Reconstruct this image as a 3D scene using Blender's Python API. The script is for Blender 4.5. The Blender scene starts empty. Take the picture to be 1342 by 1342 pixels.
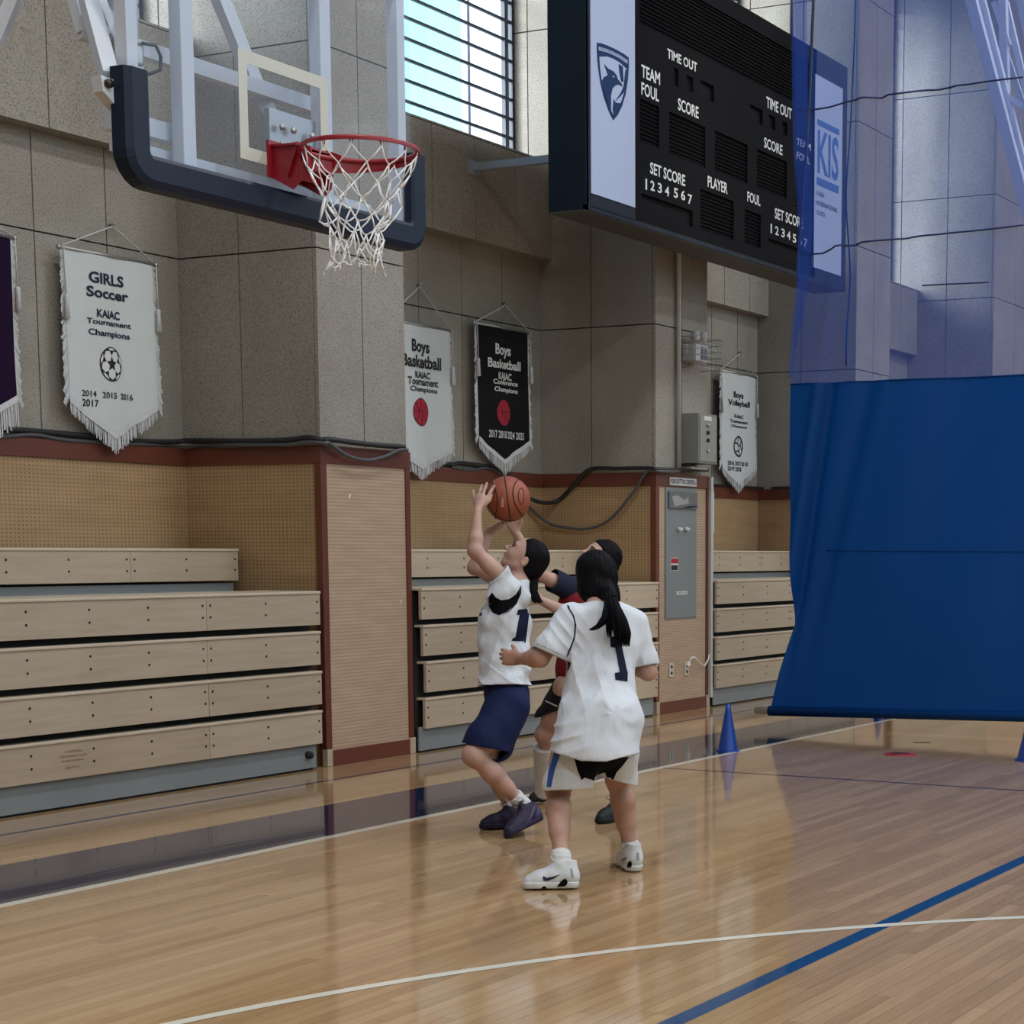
import bpy, bmesh, math, random
import numpy as np
from math import sin, cos, pi, sqrt, radians, atan2, floor as flr, ceil, hypot
from mathutils import Vector, Matrix, Quaternion
from mathutils.bvhtree import BVHTree

random.seed(7)
SC = bpy.context.scene
COL = SC.collection

# ------------------------------------------------------------------ camera
# world: +X runs along the long wall (away to the right), +Y into that wall, Z up, metres
CAMZ = 1.45
FPX, PX, PY, YAW, PITCH, ROLL = 2432.5, 954.6, 1011.0, 0.4695, -0.1181, 0.0037
_F = np.array([cos(YAW)*cos(PITCH), sin(YAW)*cos(PITCH), sin(PITCH)])
_r = np.array([sin(YAW), -cos(YAW), 0.0]); _u = np.cross(_r, _F)
_R = cos(ROLL)*_r + sin(ROLL)*_u; _U = -sin(ROLL)*_r + cos(ROLL)*_u
cam_data = bpy.data.cameras.new('camera'); cam = bpy.data.objects.new('camera', cam_data); COL.objects.link(cam)
cam.matrix_world = Matrix(((_R[0], _U[0], -_F[0], 0), (_R[1], _U[1], -_F[1], 0), (_R[2], _U[2], -_F[2], CAMZ), (0, 0, 0, 1)))
cam_data.sensor_width = 36; cam_data.sensor_fit = 'HORIZONTAL'
cam_data.lens = FPX/1342*36
cam_data.shift_x = (671-PX)/1342; cam_data.shift_y = (PY-671)/1342
cam_data.clip_start = 0.1; cam_data.clip_end = 200
SC.camera = cam

# survey helpers: measured sight lines met with known planes of the hall
def sight(x, y): return _F + _R*(x-PX)/FPX - _U*(y-PY)/FPX
def on_z(x, y, z=0.0):
    d = sight(x, y); return Vector(np.array([0, 0, CAMZ]) + d*((z-CAMZ)/d[2]))
def on_y(x, y, Y):
    d = sight(x, y); return Vector(np.array([0, 0, CAMZ]) + d*(Y/d[1]))
def on_x(x, y, X):
    d = sight(x, y); return Vector(np.array([0, 0, CAMZ]) + d*(X/d[0]))
def at_d(x, y, D): return Vector(np.array([0, 0, CAMZ]) + sight(x, y)*D)

# ------------------------------------------------------------------ view, sky, lamps
SC.view_settings.view_transform = 'Standard'; SC.view_settings.look = 'None'
SC.view_settings.gamma = 1; SC.view_settings.use_curve_mapping = False
SC.view_settings.exposure = 0.0
SC.cycles.max_bounces = 7; SC.cycles.transparent_max_bounces = 12
SC.cycles.caustics_reflective = False; SC.cycles.caustics_refractive = False
SC.cycles.sample_clamp_indirect = 4; SC.cycles.sample_clamp_direct = 5
world = bpy.data.worlds.new('sky'); SC.world = world; world.use_nodes = True
wn = world.node_tree; wn.nodes.clear()
w_out = wn.nodes.new('ShaderNodeOutputWorld'); w_bg = wn.nodes.new('ShaderNodeBackground')
w_tc = wn.nodes.new('ShaderNodeTexCoord'); w_sep = wn.nodes.new('ShaderNodeSeparateXYZ'); w_rmp = wn.nodes.new('ShaderNodeValToRGB')
wn.links.new(w_tc.outputs['Generated'], w_sep.inputs[0]); wn.links.new(w_sep.outputs[2], w_rmp.inputs[0])
w_rmp.color_ramp.elements[0].position = 0.0; w_rmp.color_ramp.elements[0].color = (0.62, 0.95, 1.0, 1)
w_rmp.color_ramp.elements[1].position = 0.9; w_rmp.color_ramp.elements[1].color = (0.16, 0.42, 0.95, 1)
e = w_rmp.color_ramp.elements.new(0.25); e.color = (0.34, 0.78, 0.95, 1)
wn.links.new(w_rmp.outputs[0], w_bg.inputs[0]); w_bg.inputs[1].default_value = 2.1
wn.links.new(w_bg.outputs[0], w_out.inputs[0])

def area(name, loc, sx, sy, power, color=(1, 0.96, 0.9), rot=(0, 0, 0), portal=False, spread=pi):
    l = bpy.data.lights.new(name, 'AREA'); l.shape = 'RECTANGLE'; l.size = sx; l.size_y = sy
    l.energy = power; l.color = color; l.spread = spread
    o = bpy.data.objects.new(name, l); o.location = loc; o.rotation_euler = rot; COL.objects.link(o)
    if portal: l.cycles.is_portal = True
    return o
LAMP_W = 172
sun_d = bpy.data.lights.new('sun', 'SUN'); sun_d.energy = 17.0; sun_d.angle = radians(28); sun_d.color = (0.93, 0.98, 1.0)
sun = bpy.data.objects.new('sun', sun_d); COL.objects.link(sun)
sun.rotation_euler = Vector((0.90, -0.30, -0.17)).to_track_quat('-Z', 'Y').to_euler()
for ix in range(6):
    for iy in range(4):
        area('ceiling_lamp_light', (-1+ix*6.0, -12.0+iy*5.2, 9.3), 0.8, 0.8, LAMP_W, (0.95, 0.98, 1.0))
# daylight portals at the clerestory windows (the opening planes themselves)
WIN_Y, WIN_Z0, WIN_Z1 = 9.95, 4.86, 8.6

# ------------------------------------------------------------------ materials
def new_mat(name):
    m = bpy.data.materials.new(name); m.use_nodes = True
    nt = m.node_tree; b = nt.nodes['Principled BSDF']
    return m, nt, b
def plain(name, col, rough=0.5, metal=0.0, spec=0.5, coat=0.0, **kw):
    m, nt, b = new_mat(name)
    b.inputs['Base Color'].default_value = (*col, 1); b.inputs['Roughness'].default_value = rough
    b.inputs['Metallic'].default_value = metal; b.inputs['Specular IOR Level'].default_value = spec
    b.inputs['Coat Weight'].default_value = coat
    if 'sheen' in kw: b.inputs['Sheen Weight'].default_value = kw['sheen']
    m.diffuse_color = (*col, 1)
    return m
def nz(nt, scale, detail=3, rough=0.55, vec=None, dim='3D'):
    n = nt.nodes.new('ShaderNodeTexNoise'); n.inputs['Scale'].default_value = scale
    n.inputs['Detail'].default_value = detail; n.inputs['Roughness'].default_value = rough
    if vec is not None: nt.links.new(vec, n.inputs['Vector'])
    return n
def ramp(nt, src, stops):
    r = nt.nodes.new('ShaderNodeValToRGB'); el = r.color_ramp.elements
    while len(el) < len(stops): el.new(0.5)
    for k, (p, c) in enumerate(stops): el[k].position = p; el[k].color = (*c, 1)
    nt.links.new(src, r.inputs[0]); return r
def mixc(nt, fac, a, b, mode='MIX'):
    n = nt.nodes.new('ShaderNodeMix'); n.data_type = 'RGBA'; n.blend_type = mode
    for i, v in ((0, fac), (6, a), (7, b)):
        if isinstance(v, (int, float)): n.inputs[i].default_value = v
        elif isinstance(v, tuple): n.inputs[i].default_value = (*v, 1)
        else: nt.links.new(v, n.inputs[i])
    return n.outputs[2]
def mth(nt, op, a, b=None, c=None):
    n = nt.nodes.new('ShaderNodeMath'); n.operation = op
    for i, v in enumerate((a, b, c)):
        if v is None: continue
        if isinstance(v, (int, float)): n.inputs[i].default_value = v
        else: nt.links.new(v, n.inputs[i])
    return n.outputs[0]
def bump(nt, b, h, strength=0.3, dist=0.01):
    n = nt.nodes.new('ShaderNodeBump'); n.inputs['Strength'].default_value = strength; n.inputs['Distance'].default_value = dist
    nt.links.new(h, n.inputs['Height']); nt.links.new(n.outputs[0], b.inputs['Normal']); return n
def pos(nt):
    g = nt.nodes.new('ShaderNodeNewGeometry'); return g.outputs['Position']
def xyz(nt, v):
    s = nt.nodes.new('ShaderNodeSeparateXYZ'); nt.links.new(v, s.inputs[0]); return s.outputs
def scaled(nt, v, s):
    m = nt.nodes.new('ShaderNodeMapping'); m.inputs['Scale'].default_value = s; nt.links.new(v, m.inputs[0]); return m.outputs[0]

def mat_concrete():
    m, nt, b = new_mat('speckled_stone')
    p = pos(nt)
    oi = nt.nodes.new('ShaderNodeObjectInfo')
    big = nz(nt, 1.3, 3, vec=p)
    base = ramp(nt, big.outputs[0], [(0.3, (0.255, 0.232, 0.198)), (0.7, (0.325, 0.302, 0.264))]).outputs[0]
    base = mixc(nt, mth(nt, 'MULTIPLY', oi.outputs['Random'], 0.16), base, (0.2, 0.175, 0.15))
    v = nt.nodes.new('ShaderNodeTexVoronoi'); v.inputs['Scale'].default_value = 62; nt.links.new(p, v.inputs['Vector'])
    sp = nz(nt, 95, 2, 0.7, vec=p)
    s1 = ramp(nt, sp.outputs[0], [(0.30, (0.35, 0.35, 0.35)), (0.45, (0.95, 0.95, 0.95)), (0.6, (1.05, 1.05, 1.05)), (0.75, (1.4, 1.38, 1.33))]).outputs[0]
    c = mixc(nt, 1.0, base, s1, 'MULTIPLY')
    dots = mth(nt, 'LESS_THAN', v.outputs['Distance'], 0.2)
    vr = xyz(nt, v.outputs['Color'])
    dots = mth(nt, 'MULTIPLY', dots, mth(nt, 'GREATER_THAN', vr[0], 0.66))
    c = mixc(nt, mth(nt, 'MULTIPLY', dots, 0.62), c, (0.05, 0.043, 0.038))
    nt.links.new(c, b.inputs['Base Color']); b.inputs['Roughness'].default_value = 0.85
    bump(nt, b, sp.outputs[0], 0.25, 0.004)
    return m
def mat_perf():
    # acoustic board: tan veneer with rows of small drilled holes
    m, nt, b = new_mat('perforated_veneer')
    p = pos(nt); X, Y, Z = xyz(nt, p)
    h = mth(nt, 'ADD', X, Y)
    s = 0.0165*2
    fx = mth(nt, 'SUBTRACT', mth(nt, 'FRACT', mth(nt, 'DIVIDE', h, s)), 0.5)
    fz = mth(nt, 'SUBTRACT', mth(nt, 'FRACT', mth(nt, 'DIVIDE', Z, s*0.75)), 0.5)
    d = mth(nt, 'SQRT', mth(nt, 'ADD', mth(nt, 'POWER', fx, 2), mth(nt, 'POWER', mth(nt, 'MULTIPLY', fz, 0.85), 2)))
    hole = mth(nt, 'LESS_THAN', d, 0.22)
    n = nz(nt, 2.0, 4, vec=scaled(nt, p, (1, 1, 6)))
    base = ramp(nt, n.outputs[0], [(0.3, (0.33, 0.21, 0.105)), (0.7, (0.40, 0.262, 0.14))]).outputs[0]
    c = mixc(nt, mth(nt, 'MULTIPLY', hole, 0.5), base, (0.05, 0.028, 0.014))
    nt.links.new(c, b.inputs['Base Color']); b.inputs['Roughness'].default_value = 0.6
    return m
def mat_groove():
    m, nt, b = new_mat('grooved_veneer')
    p = pos(nt); X, Y, Z = xyz(nt, p)
    f = mth(nt, 'FRACT', mth(nt, 'DIVIDE', Z, 0.0235))
    g = mth(nt, 'LESS_THAN', f, 0.3)
    n = nz(nt, 3.0, 4, vec=scaled(nt, p, (1, 1, 8)))
    base = ramp(nt, n.outputs[0], [(0.3, (0.40, 0.285, 0.195)), (0.7, (0.475, 0.345, 0.245))]).outputs[0]
    c = mixc(nt, mth(nt, 'MULTIPLY', g, 0.42), base, (0.2, 0.11, 0.06))
    nt.links.new(c, b.inputs['Base Color']); b.inputs['Roughness'].default_value = 0.55
    return m
def mat_grain(name, c0, c1, rough=0.5, stretch=(1, 1, 14), scale=2.5):
    m, nt, b = new_mat(name)
    p = pos(nt); oi = nt.nodes.new('ShaderNodeObjectInfo')
    n = nz(nt, scale, 5, 0.6, vec=scaled(nt, p, stretch))
    fac = mth(nt, 'ADD', n.outputs[0], mth(nt, 'MULTIPLY', mth(nt, 'SUBTRACT', oi.outputs['Random'], 0.5), 0.25))
    base = ramp(nt, fac, [(0.3, c0), (0.7, c1)]).outputs[0]
    nt.links.new(base, b.inputs['Base Color']); b.inputs['Roughness'].default_value = rough
    return m
def mat_floor():
    m, nt, b = new_mat('varnished_maple')
    p = pos(nt); oi = nt.nodes.new('ShaderNodeObjectInfo')
    g = nt.nodes.new('ShaderNodeNewGeometry')
    rnd = mth(nt, 'FRACT', mth(nt, 'ADD', g.outputs['Random Per Island'], oi.outputs['Random']))
    n = nz(nt, 3.0, 5, 0.62, vec=scaled(nt, p, (0.8, 11, 1)))
    fac = mth(nt, 'ADD', mth(nt, 'MULTIPLY', n.outputs[0], 0.6), mth(nt, 'MULTIPLY', rnd, 0.42))
    base = ramp(nt, fac, [(0.15, (0.315, 0.192, 0.096)), (0.5, (0.41, 0.26, 0.135)), (0.85, (0.505, 0.335, 0.186))]).outputs[0]
    nt.links.new(base, b.inputs['Base Color'])
    sc = nz(nt, 1.1, 4, 0.6, vec=scaled(nt, p, (1, 1.6, 1)))
    rr = nt.nodes.new('ShaderNodeMapRange'); nt.links.new(sc.outputs[0], rr.inputs[0])
    rr.inputs[1].default_value = 0.3; rr.inputs[2].default_value = 0.7; rr.inputs[3].default_value = 0.06; rr.inputs[4].default_value = 0.13
    nt.links.new(rr.outputs[0], b.inputs['Roughness'])
    b.inputs['IOR'].default_value = 1.5; b.inputs['Coat Weight'].default_value = 0.22; b.inputs['Coat Roughness'].default_value = 0.05
    bn = nz(nt, 1.0, 2, 0.5, vec=scaled(nt, p, (1.5, 12, 1)))
    bump(nt, b, bn.outputs[0], 0.05, 0.01)
    return m
def mat_paint(name, col, rough=0.07):
    m, nt, b = new_mat(name)
    p = pos(nt); n = nz(nt, 4, 4, 0.6, vec=scaled(nt, p, (0.8, 6, 1)))
    c = mixc(nt, mth(nt, 'MULTIPLY', n.outputs[0], 0.3), col, tuple(min(1, v*0.7+0.02) for v in col))
    nt.links.new(c, b.inputs['Base Color']); b.inputs['Roughness'].default_value = rough
    bn = nz(nt, 1.0, 2, 0.5, vec=scaled(nt, p, (1.5, 12, 1))); bump(nt, b, bn.outputs[0], 0.05, 0.01)
    return m
M = {}
M['stone'] = mat_concrete(); M['perf'] = mat_perf(); M['groove'] = mat_groove()
M['joint'] = plain('dark_joint', (0.035, 0.028, 0.022), 0.9)
M['red'] = plain('mahogany_trim', (0.120, 0.033, 0.019), 0.42)
M['floor'] = mat_floor(); M['subfloor'] = plain('subfloor', (0.12, 0.07, 0.035), 0.8)
M['white_line'] = mat_paint('white_court_paint', (0.72, 0.69, 0.60)); M['blue_line'] = mat_paint('blue_court_paint', (0.012, 0.06, 0.17))
M['band'] = mat_paint('slate_blue_court_paint', (0.006, 0.016, 0.055)); M['thin_line'] = mat_paint('navy_court_paint', (0.02, 0.025, 0.07))
M['bleach'] = mat_grain('pale_birch_ply', (0.38, 0.302, 0.219), (0.445, 0.365, 0.274), 0.5, (1, 1, 12), 2.0)
M['bleach_edge'] = plain('birch_nosing', (0.55, 0.46, 0.35), 0.35)
M['grey_metal'] = plain('grey_painted_steel', (0.19, 0.215, 0.225), 0.4)
M['dark'] = plain('black_and_shade', (0.012, 0.011, 0.01), 0.8)  # black of seams, sockets and marks, and shade painted inside the bleachers
M['black_metal'] = plain('black_bar', (0.012, 0.02, 0.04), 0.5)
M['bolt'] = plain('dark_bolt', (0.04, 0.035, 0.03), 0.4, 0.6)
M['white_steel'] = plain('white_painted_steel', (0.60, 0.64, 0.72), 0.35)
M['steel'] = plain('galvanised_steel', (0.45, 0.45, 0.45), 0.35, 0.8)
M['navy_pad'] = plain('navy_vinyl_pad', (0.007, 0.014, 0.033), 0.5, spec=0.25)
M['ring_red'] = plain('red_enamel', (0.26, 0.008, 0.018), 0.35)
M['cord'] = plain('white_cord', (0.84, 0.85, 0.88), 0.8)
M['cable'] = plain('black_cable', (0.012, 0.012, 0.014), 0.5)
M['cable_grey'] = plain('grey_cable', (0.07, 0.07, 0.078), 0.5)
M['ceiling'] = plain('ceiling_white', (0.55, 0.54, 0.52), 0.9)
M['plaster'] = plain('far_wall_plaster', (0.42, 0.38, 0.33), 0.9)
M['frame_grey'] = plain('window_frame_grey', (0.30, 0.35, 0.42), 0.5)

# ------------------------------------------------------------------ mesh helpers
class MB:
    def __init__(s): s.v = []; s.f = []; s.sm = []
    def add(s, vs, fs, smooth=False):
        n = len(s.v); s.v += [tuple(p) for p in vs]; s.f += [tuple(i+n for i in f) for f in fs]; s.sm += [smooth]*len(fs); return s
    def box(s, x0, x1, y0, y1, z0, z1, bev=0.0):
        if bev > 0:
            bm = bmesh.new(); bmesh.ops.create_cube(bm, size=1)
            for v in bm.verts: v.co = Vector(((x0+x1)/2+v.co.x*(x1-x0), (y0+y1)/2+v.co.y*(y1-y0), (z0+z1)/2+v.co.z*(z1-z0)))
            bmesh.ops.bevel(bm, geom=bm.edges[:]+bm.verts[:], offset=bev, segments=2, affect='EDGES', profile=0.6)
            bm.verts.index_update()
            s.add([v.co[:] for v in bm.verts], [[v.index for v in f.verts] for f in bm.faces]); bm.free(); return s
        c = [(x0, y0, z0), (x1, y0, z0), (x1, y1, z0), (x0, y1, z0), (x0, y0, z1), (x1, y0, z1), (x1, y1, z1), (x0, y1, z1)]
        return s.add(c, [(3, 2, 1, 0), (4, 5, 6, 7), (0, 1, 5, 4), (1, 2, 6, 5), (2, 3, 7, 6), (3, 0, 4, 7)])
    def bar(s, a, b, w, h=None, up=(0, 0, 1)):
        h = h or w; a = Vector(a); b = Vector(b); d = (b-a).normalized(); u = Vector(up)
        if abs(d.dot(u)) > 0.98: u = Vector((1, 0, 0))
        r = d.cross(u).normalized()*w/2; u = r.cross(d).normalized()*h/2
        vs = [p+q for p in (a, b) for q in (-r-u, r-u, r+u, -r+u)]
        return s.add([v[:] for v in vs], [(3, 2, 1, 0), (4, 5, 6, 7), (0, 1, 5, 4), (1, 2, 6, 5), (2, 3, 7, 6), (3, 0, 4, 7)])
    def tube(s, pts, r, n=8, closed=False, cap=True):
        pts = [Vector(p) for p in pts]; m = len(pts)
        rs = r if isinstance(r, (list, tuple)) else [r]*m
        base = len(s.v); up = None; vs = []
        for i, p in enumerate(pts):
            if closed: t = (pts[(i+1) % m]-pts[i-1])
            else: t = pts[min(i+1, m-1)]-pts[max(i-1, 0)]
            t = t.normalized() if t.length > 1e-9 else Vector((0, 0, 1))
            if up is None:
                up = Vector((0, 0, 1)) if abs(t.z) < 0.9 else Vector((1, 0, 0))
            a = t.cross(up)
            if a.length < 1e-6: a = t.orthogonal()
            a.normalize(); up = a.cross(t).normalized()
            for k in range(n):
                q = 2*pi*k/n; vs.append((p+(a*cos(q)+up*sin(q))*rs[i])[:])
        fs = []
        for i in range(m if closed else m-1):
            j = (i+1) % m
            for k in range(n): fs.append((i*n+k, i*n+(k+1) % n, j*n+(k+1) % n, j*n+k))
        if cap and not closed: fs += [tuple(range(n-1, -1, -1)), tuple((m-1)*n+k for k in range(n))]
        return s.add(vs, fs, True)
    def lathe(s, prof, o=(0, 0, 0), n=24, axis='Z'):
        vs = []
        for (r, z) in prof:
            for k in range(n):
                q = 2*pi*k/n
                p = (r*cos(q), r*sin(q), z)
                if axis == 'Y': p = (p[0], p[2], p[1])
                vs.append((o[0]+p[0], o[1]+p[1], o[2]+p[2]))
        fs = []
        for i in range(len(prof)-1):
            for k in range(n): fs.append((i*n+k, i*n+(k+1) % n, (i+1)*n+(k+1) % n, (i+1)*n+k))
        fs += [tuple(range(n-1, -1, -1)), tuple((len(prof)-1)*n+k for k in range(n))]
        return s.add(vs, fs, True)
    def ball(s, c, r, n=10, m=7, sc=(1, 1, 1)):
        vs = [(c[0], c[1], c[2]+r*sc[2])]
        for i in range(1, m):
            a = pi*i/m
            for k in range(n):
                q = 2*pi*k/n; vs.append((c[0]+r*sc[0]*sin(a)*cos(q), c[1]+r*sc[1]*sin(a)*sin(q), c[2]+r*sc[2]*cos(a)))
        vs.append((c[0], c[1], c[2]-r*sc[2])); fs = []
        for k in range(n): fs.append((0, 1+k, 1+(k+1) % n)); fs.append((len(vs)-1, 1+(m-2)*n+(k+1) % n, 1+(m-2)*n+k))
        for i in range(m-2):
            for k in range(n): fs.append((1+i*n+k, 1+(i+1)*n+k, 1+(i+1)*n+(k+1) % n, 1+i*n+(k+1) % n))
        return s.add(vs, fs, True)
    def poly(s, pts, thick):
        # flat outline (3D points, planar) pushed along vector `thick`
        n = len(pts); t = Vector(thick)
        return s.add([Vector(p)[:] for p in pts]+[(Vector(p)+t)[:] for p in pts],
                     [tuple(range(n-1, -1, -1)), tuple(range(n, 2*n))]+[(i, (i+1) % n, n+(i+1) % n, n+i) for i in range(n)])
    def mesh(s, name, mat, o=(0, 0, 0)):
        me = bpy.data.meshes.new(name)
        me.from_pydata([(p[0]-o[0], p[1]-o[1], p[2]-o[2]) for p in s.v], [], s.f)
        me.polygons.foreach_set('use_smooth', s.sm)
        bm = bmesh.new(); bm.from_mesh(me); bmesh.ops.recalc_face_normals(bm, faces=bm.faces); bm.to_mesh(me); bm.free()
        me.materials.append(M[mat] if isinstance(mat, str) else mat); return me
    def build(s, name, mat, parent=None, kind=None, label=None):
        o = bpy.data.objects.new(name, s.mesh(name, mat, world_loc(parent))); COL.objects.link(o)
        if parent: o.parent = parent
        if kind: o['kind'] = kind
        if label: o['label'] = label
        return o
def world_loc(p):
    v = Vector((0, 0, 0))
    while p is not None: v += p.location; p = p.parent
    return v
def tag(o, label, cat, group=None):
    o['label'] = label; o['category'] = cat
    if group: o['group'] = group
    return o
def thing(name, loc, label, cat, group=None):
    o = bpy.data.objects.new(name, None); o.empty_display_size = 0.1; o.location = loc; COL.objects.link(o)
    return tag(o, label, cat, group)
def struct(o): o['kind'] = 'structure'; return o
def sempty(name):
    o = bpy.data.objects.new(name, None); o['kind'] = 'structure'; COL.objects.link(o); return o
def inst(src, name, parent=None, loc=None, rot=None):
    o = bpy.data.objects.new(name, src.data if hasattr(src, 'data') else src); COL.objects.link(o)
    if parent: o.parent = parent
    if loc is not None: o.location = Vector(loc) - world_loc(parent)
    if rot is not None: o.rotation_euler = rot
    return o
def text_mb(body, size, font_off=0.0, align='CENTER', wscale=1.0, spacing=1.0, line=1.0, extrude=0.0):
    """flat lettering outline as (verts2d, faces) in x,y"""
    cu = bpy.data.curves.new('lettering', 'FONT'); cu.body = body; cu.size = size; cu.align_x = align; cu.align_y = 'TOP_BASELINE'
    cu.offset = font_off; cu.space_character = spacing; cu.space_line = line; cu.resolution_u = 3
    o = bpy.data.objects.new('tmp_lettering', cu); COL.objects.link(o)
    dg = bpy.context.evaluated_depsgraph_get(); dg.update()
    me = bpy.data.meshes.new_from_object(o.evaluated_get(dg))
    vs = [(v.co.x*wscale, v.co.y) for v in me.vertices]; fs = [tuple(p.vertices) for p in me.polygons]
    bpy.data.objects.remove(o); bpy.data.curves.remove(cu); bpy.data.meshes.remove(me)
    return vs, fs
def wall_text(mb, body, x, z, Y, size, depth=0.004, disp=None, **k):
    """lettering on a plane Y=const read from -Y"""
    vs, fs = text_mb(body, size, **k)
    n = len(mb.v)
    P = []
    for (a, b) in vs:
        yy = Y + (disp(x+a, z+b) if disp else 0)
        P.append((x+a, yy, z+b))
    mb.add(P, fs); return mb
# ------------------------------------------------------------------ room shell
PIL = [(0.85, 1.80), (5.33, 6.28), (9.85, 10.795), (14.39, 15.37), (18.83, 19.80), (23.33, 25.05), (27.85, 28.8)]
YF, YR, YP, YW = 8.03, 9.21, 9.077, 9.46      # pilaster front, recess wall, parapet face, window reveal plane
ZJ = [2.13, 3.41, 4.71, 6.0, 7.3, 8.6, 9.6]
ZC = 9.6
XMIN, XMAX, YMIN = -5.0, 33.0, -14.0
wall = sempty('wall_north')
GAP = 0.005; TH = 0.03
def slab(parent, axis, c, a0, a1, z0, z1, out, name='stone_panel'):
    """one stone facing panel: axis 'y' -> plane Y=c spanning X a0..a1 ; axis 'x' -> plane X=c spanning Y"""
    m = MB(); t = TH*out*-1
    if axis == 'y': m.box(a0+GAP, a1-GAP, min(c, c+TH), max(c, c+TH), z0+GAP, z1-GAP)
    else: m.box(min(c, c+t), max(c, c+t), a0+GAP, a1-GAP, z0+GAP, z1-GAP)
    return m.build(name, 'stone', parent)
# stone backing behind the recessed joints
bays = [(PIL[i][1], PIL[i+1][0]) for i in range(len(PIL)-1)]
bays = [(XMIN, PIL[0][0])] + bays + [(PIL[-1][1], XMAX)]
back = MB()
for a, b in bays: back.box(a, b, YR+TH-0.002, YR+0.5, 0, WIN_Z0-0.02)
back.build('wall_backing', 'joint', wall)
hd = MB()
for a, b in bays: hd.box(a, b, YW, YW+0.5, WIN_Z1, ZC)
hd.build('window_head', 'stone', wall)
for k, (p0, p1) in enumerate(PIL):
    core = MB().box(p0+TH, p1-TH, YF+TH, YR+0.75, 0, ZC).build('pilaster', 'joint', wall)
    if k == 0 or k == 6:
        MB().box(p0, p1, YF, YR+0.7, 2.13, ZC).build('stone_facing', 'stone', core); continue
    xm = (p0+p1)/2
    for z0, z1 in zip(ZJ[:-1], ZJ[1:]):
        slab(core, 'y', YF, p0, xm, z0, z1, 1); slab(core, 'y', YF, xm, p1, z0, z1, 1)
        yend = YR if z1 < 4.2 else YW+0.5
        slab(core, 'x', p0, YF+TH, 8.68, z0, z1, -1); 
        if z1 < 4.2: slab(core, 'x', p0, 8.68, YR+TH, z0, z1, -1)
        else: slab(core, 'x', p0, 8.68, 9.32, z0, z1, -1); slab(core, 'x', p0, 9.32, YW+0.5, z0, z1, -1)
        MB().box(p1-TH, p1, YF+TH, YW+0.5, z0+GAP, z1-GAP).build('stone_panel', 'stone', core)
JX = {2: 9.202, 3: 13.78, 4: 18.33}
for k, (a, b) in enumerate(bays):
    pitch = 0.6035
    ref = JX.get(k, b-0.62)
    js = [ref - i*pitch for i in range(40)]; js = sorted(x for x in js if a+0.05 < x < b-0.05)
    if ref+pitch < b-0.05: js.append(ref+pitch)
    xs = [a]+js+[b]
    full = 2 <= k <= 5
    if not full: xs = [a, b]
    for x0, x1 in zip(xs[:-1], xs[1:]):
        slab(wall, 'y', YR, x0, x1, 2.13, 3.41, 1); slab(wall, 'y', YR, x0, x1, 3.41, 4.10, 1)
    par = MB().box(a, b, YP+TH, YR+0.45, 4.03, 4.84).build('parapet', 'joint', wall)
    MB().box(a, b, YP+TH, YR+0.01, 4.018, 4.03).build('soffit', 'stone', par)
    sh = 0.03
    xs = [a]+[min(max(j+sh, a+0.05), b-0.03) for j in js]+[b] if full else [a, b]
    for x0, x1 in zip(xs[:-1], xs[1:]): slab(par, 'y', YP, x0, x1, 4.015, 4.842, 1)
    MB().box(a, b, YP, YR+0.47, 4.845, 4.86).build('coping', 'stone', par)
# lower panelling
for k, (a, b) in enumerate(bays):
    MB().box(a, b, YR-0.012, YR+0.03, 0, 2.02).build('veneer_panel', 'perf', wall)
for k, (p0, p1) in enumerate(PIL):
    MB().box(p0-0.004, p0+0.03, YF+0.035, YR-0.01, 0, 2.02).build('veneer_panel', 'perf', wall)
    MB().box(p1-0.03, p1+0.004, YF+0.035, YR-0.01, 0, 2.02).build('veneer_panel', 'perf', wall)
    MB().box(p0+0.045, p1-0.035, YF-0.004, YF+0.03, 0.1, 2.02).build('veneer_panel', 'groove', wall)
nt_ = 1
def trimo(mb, mat='red'):
    global nt_
    o = mb.build('trim_%d' % nt_, mat); nt_ += 1; return struct(o)
for k, (p0, p1) in enumerate(PIL):
    t = MB().box(p0-0.018, p1+0.018, YF-0.018, YF+0.04, 2.02, 2.135)
    t.box(p0-0.018, p0+0.03, YF+0.04, YR, 2.02, 2.135).box(p1-0.03, p1+0.018, YF+0.04, YR, 2.02, 2.135)
    trimo(t)
    t = MB().box(p0-0.016, p0+0.045, YF-0.016, YF+0.04, 0, 2.02, 0.004)
    t.box(p1-0.035, p1+0.016, YF-0.016, YF+0.04, 0.0, 2.02, 0.004)
    trimo(t)
    b_ = MB().box(p0+0.02, p1-0.02, YF-0.022, YF+0.02, 0, 0.105, 0.003)
    o = b_.build('baseboard_north', 'red'); struct(o)
    c = MB().box(p0-0.02, p0+0.035, YF-0.026, YF+0.02, 0, 0.115, 0.004).box(p1-0.045, p1+0.02, YF-0.026, YF+0.02, 0, 0.115, 0.004)
    c.build('corner_guard', 'bleach', o)
for k, (a, b) in enumerate(bays): trimo(MB().box(a+0.02, b-0.02, YR-0.03, YR+0.01, 2.02, 2.135))
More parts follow.
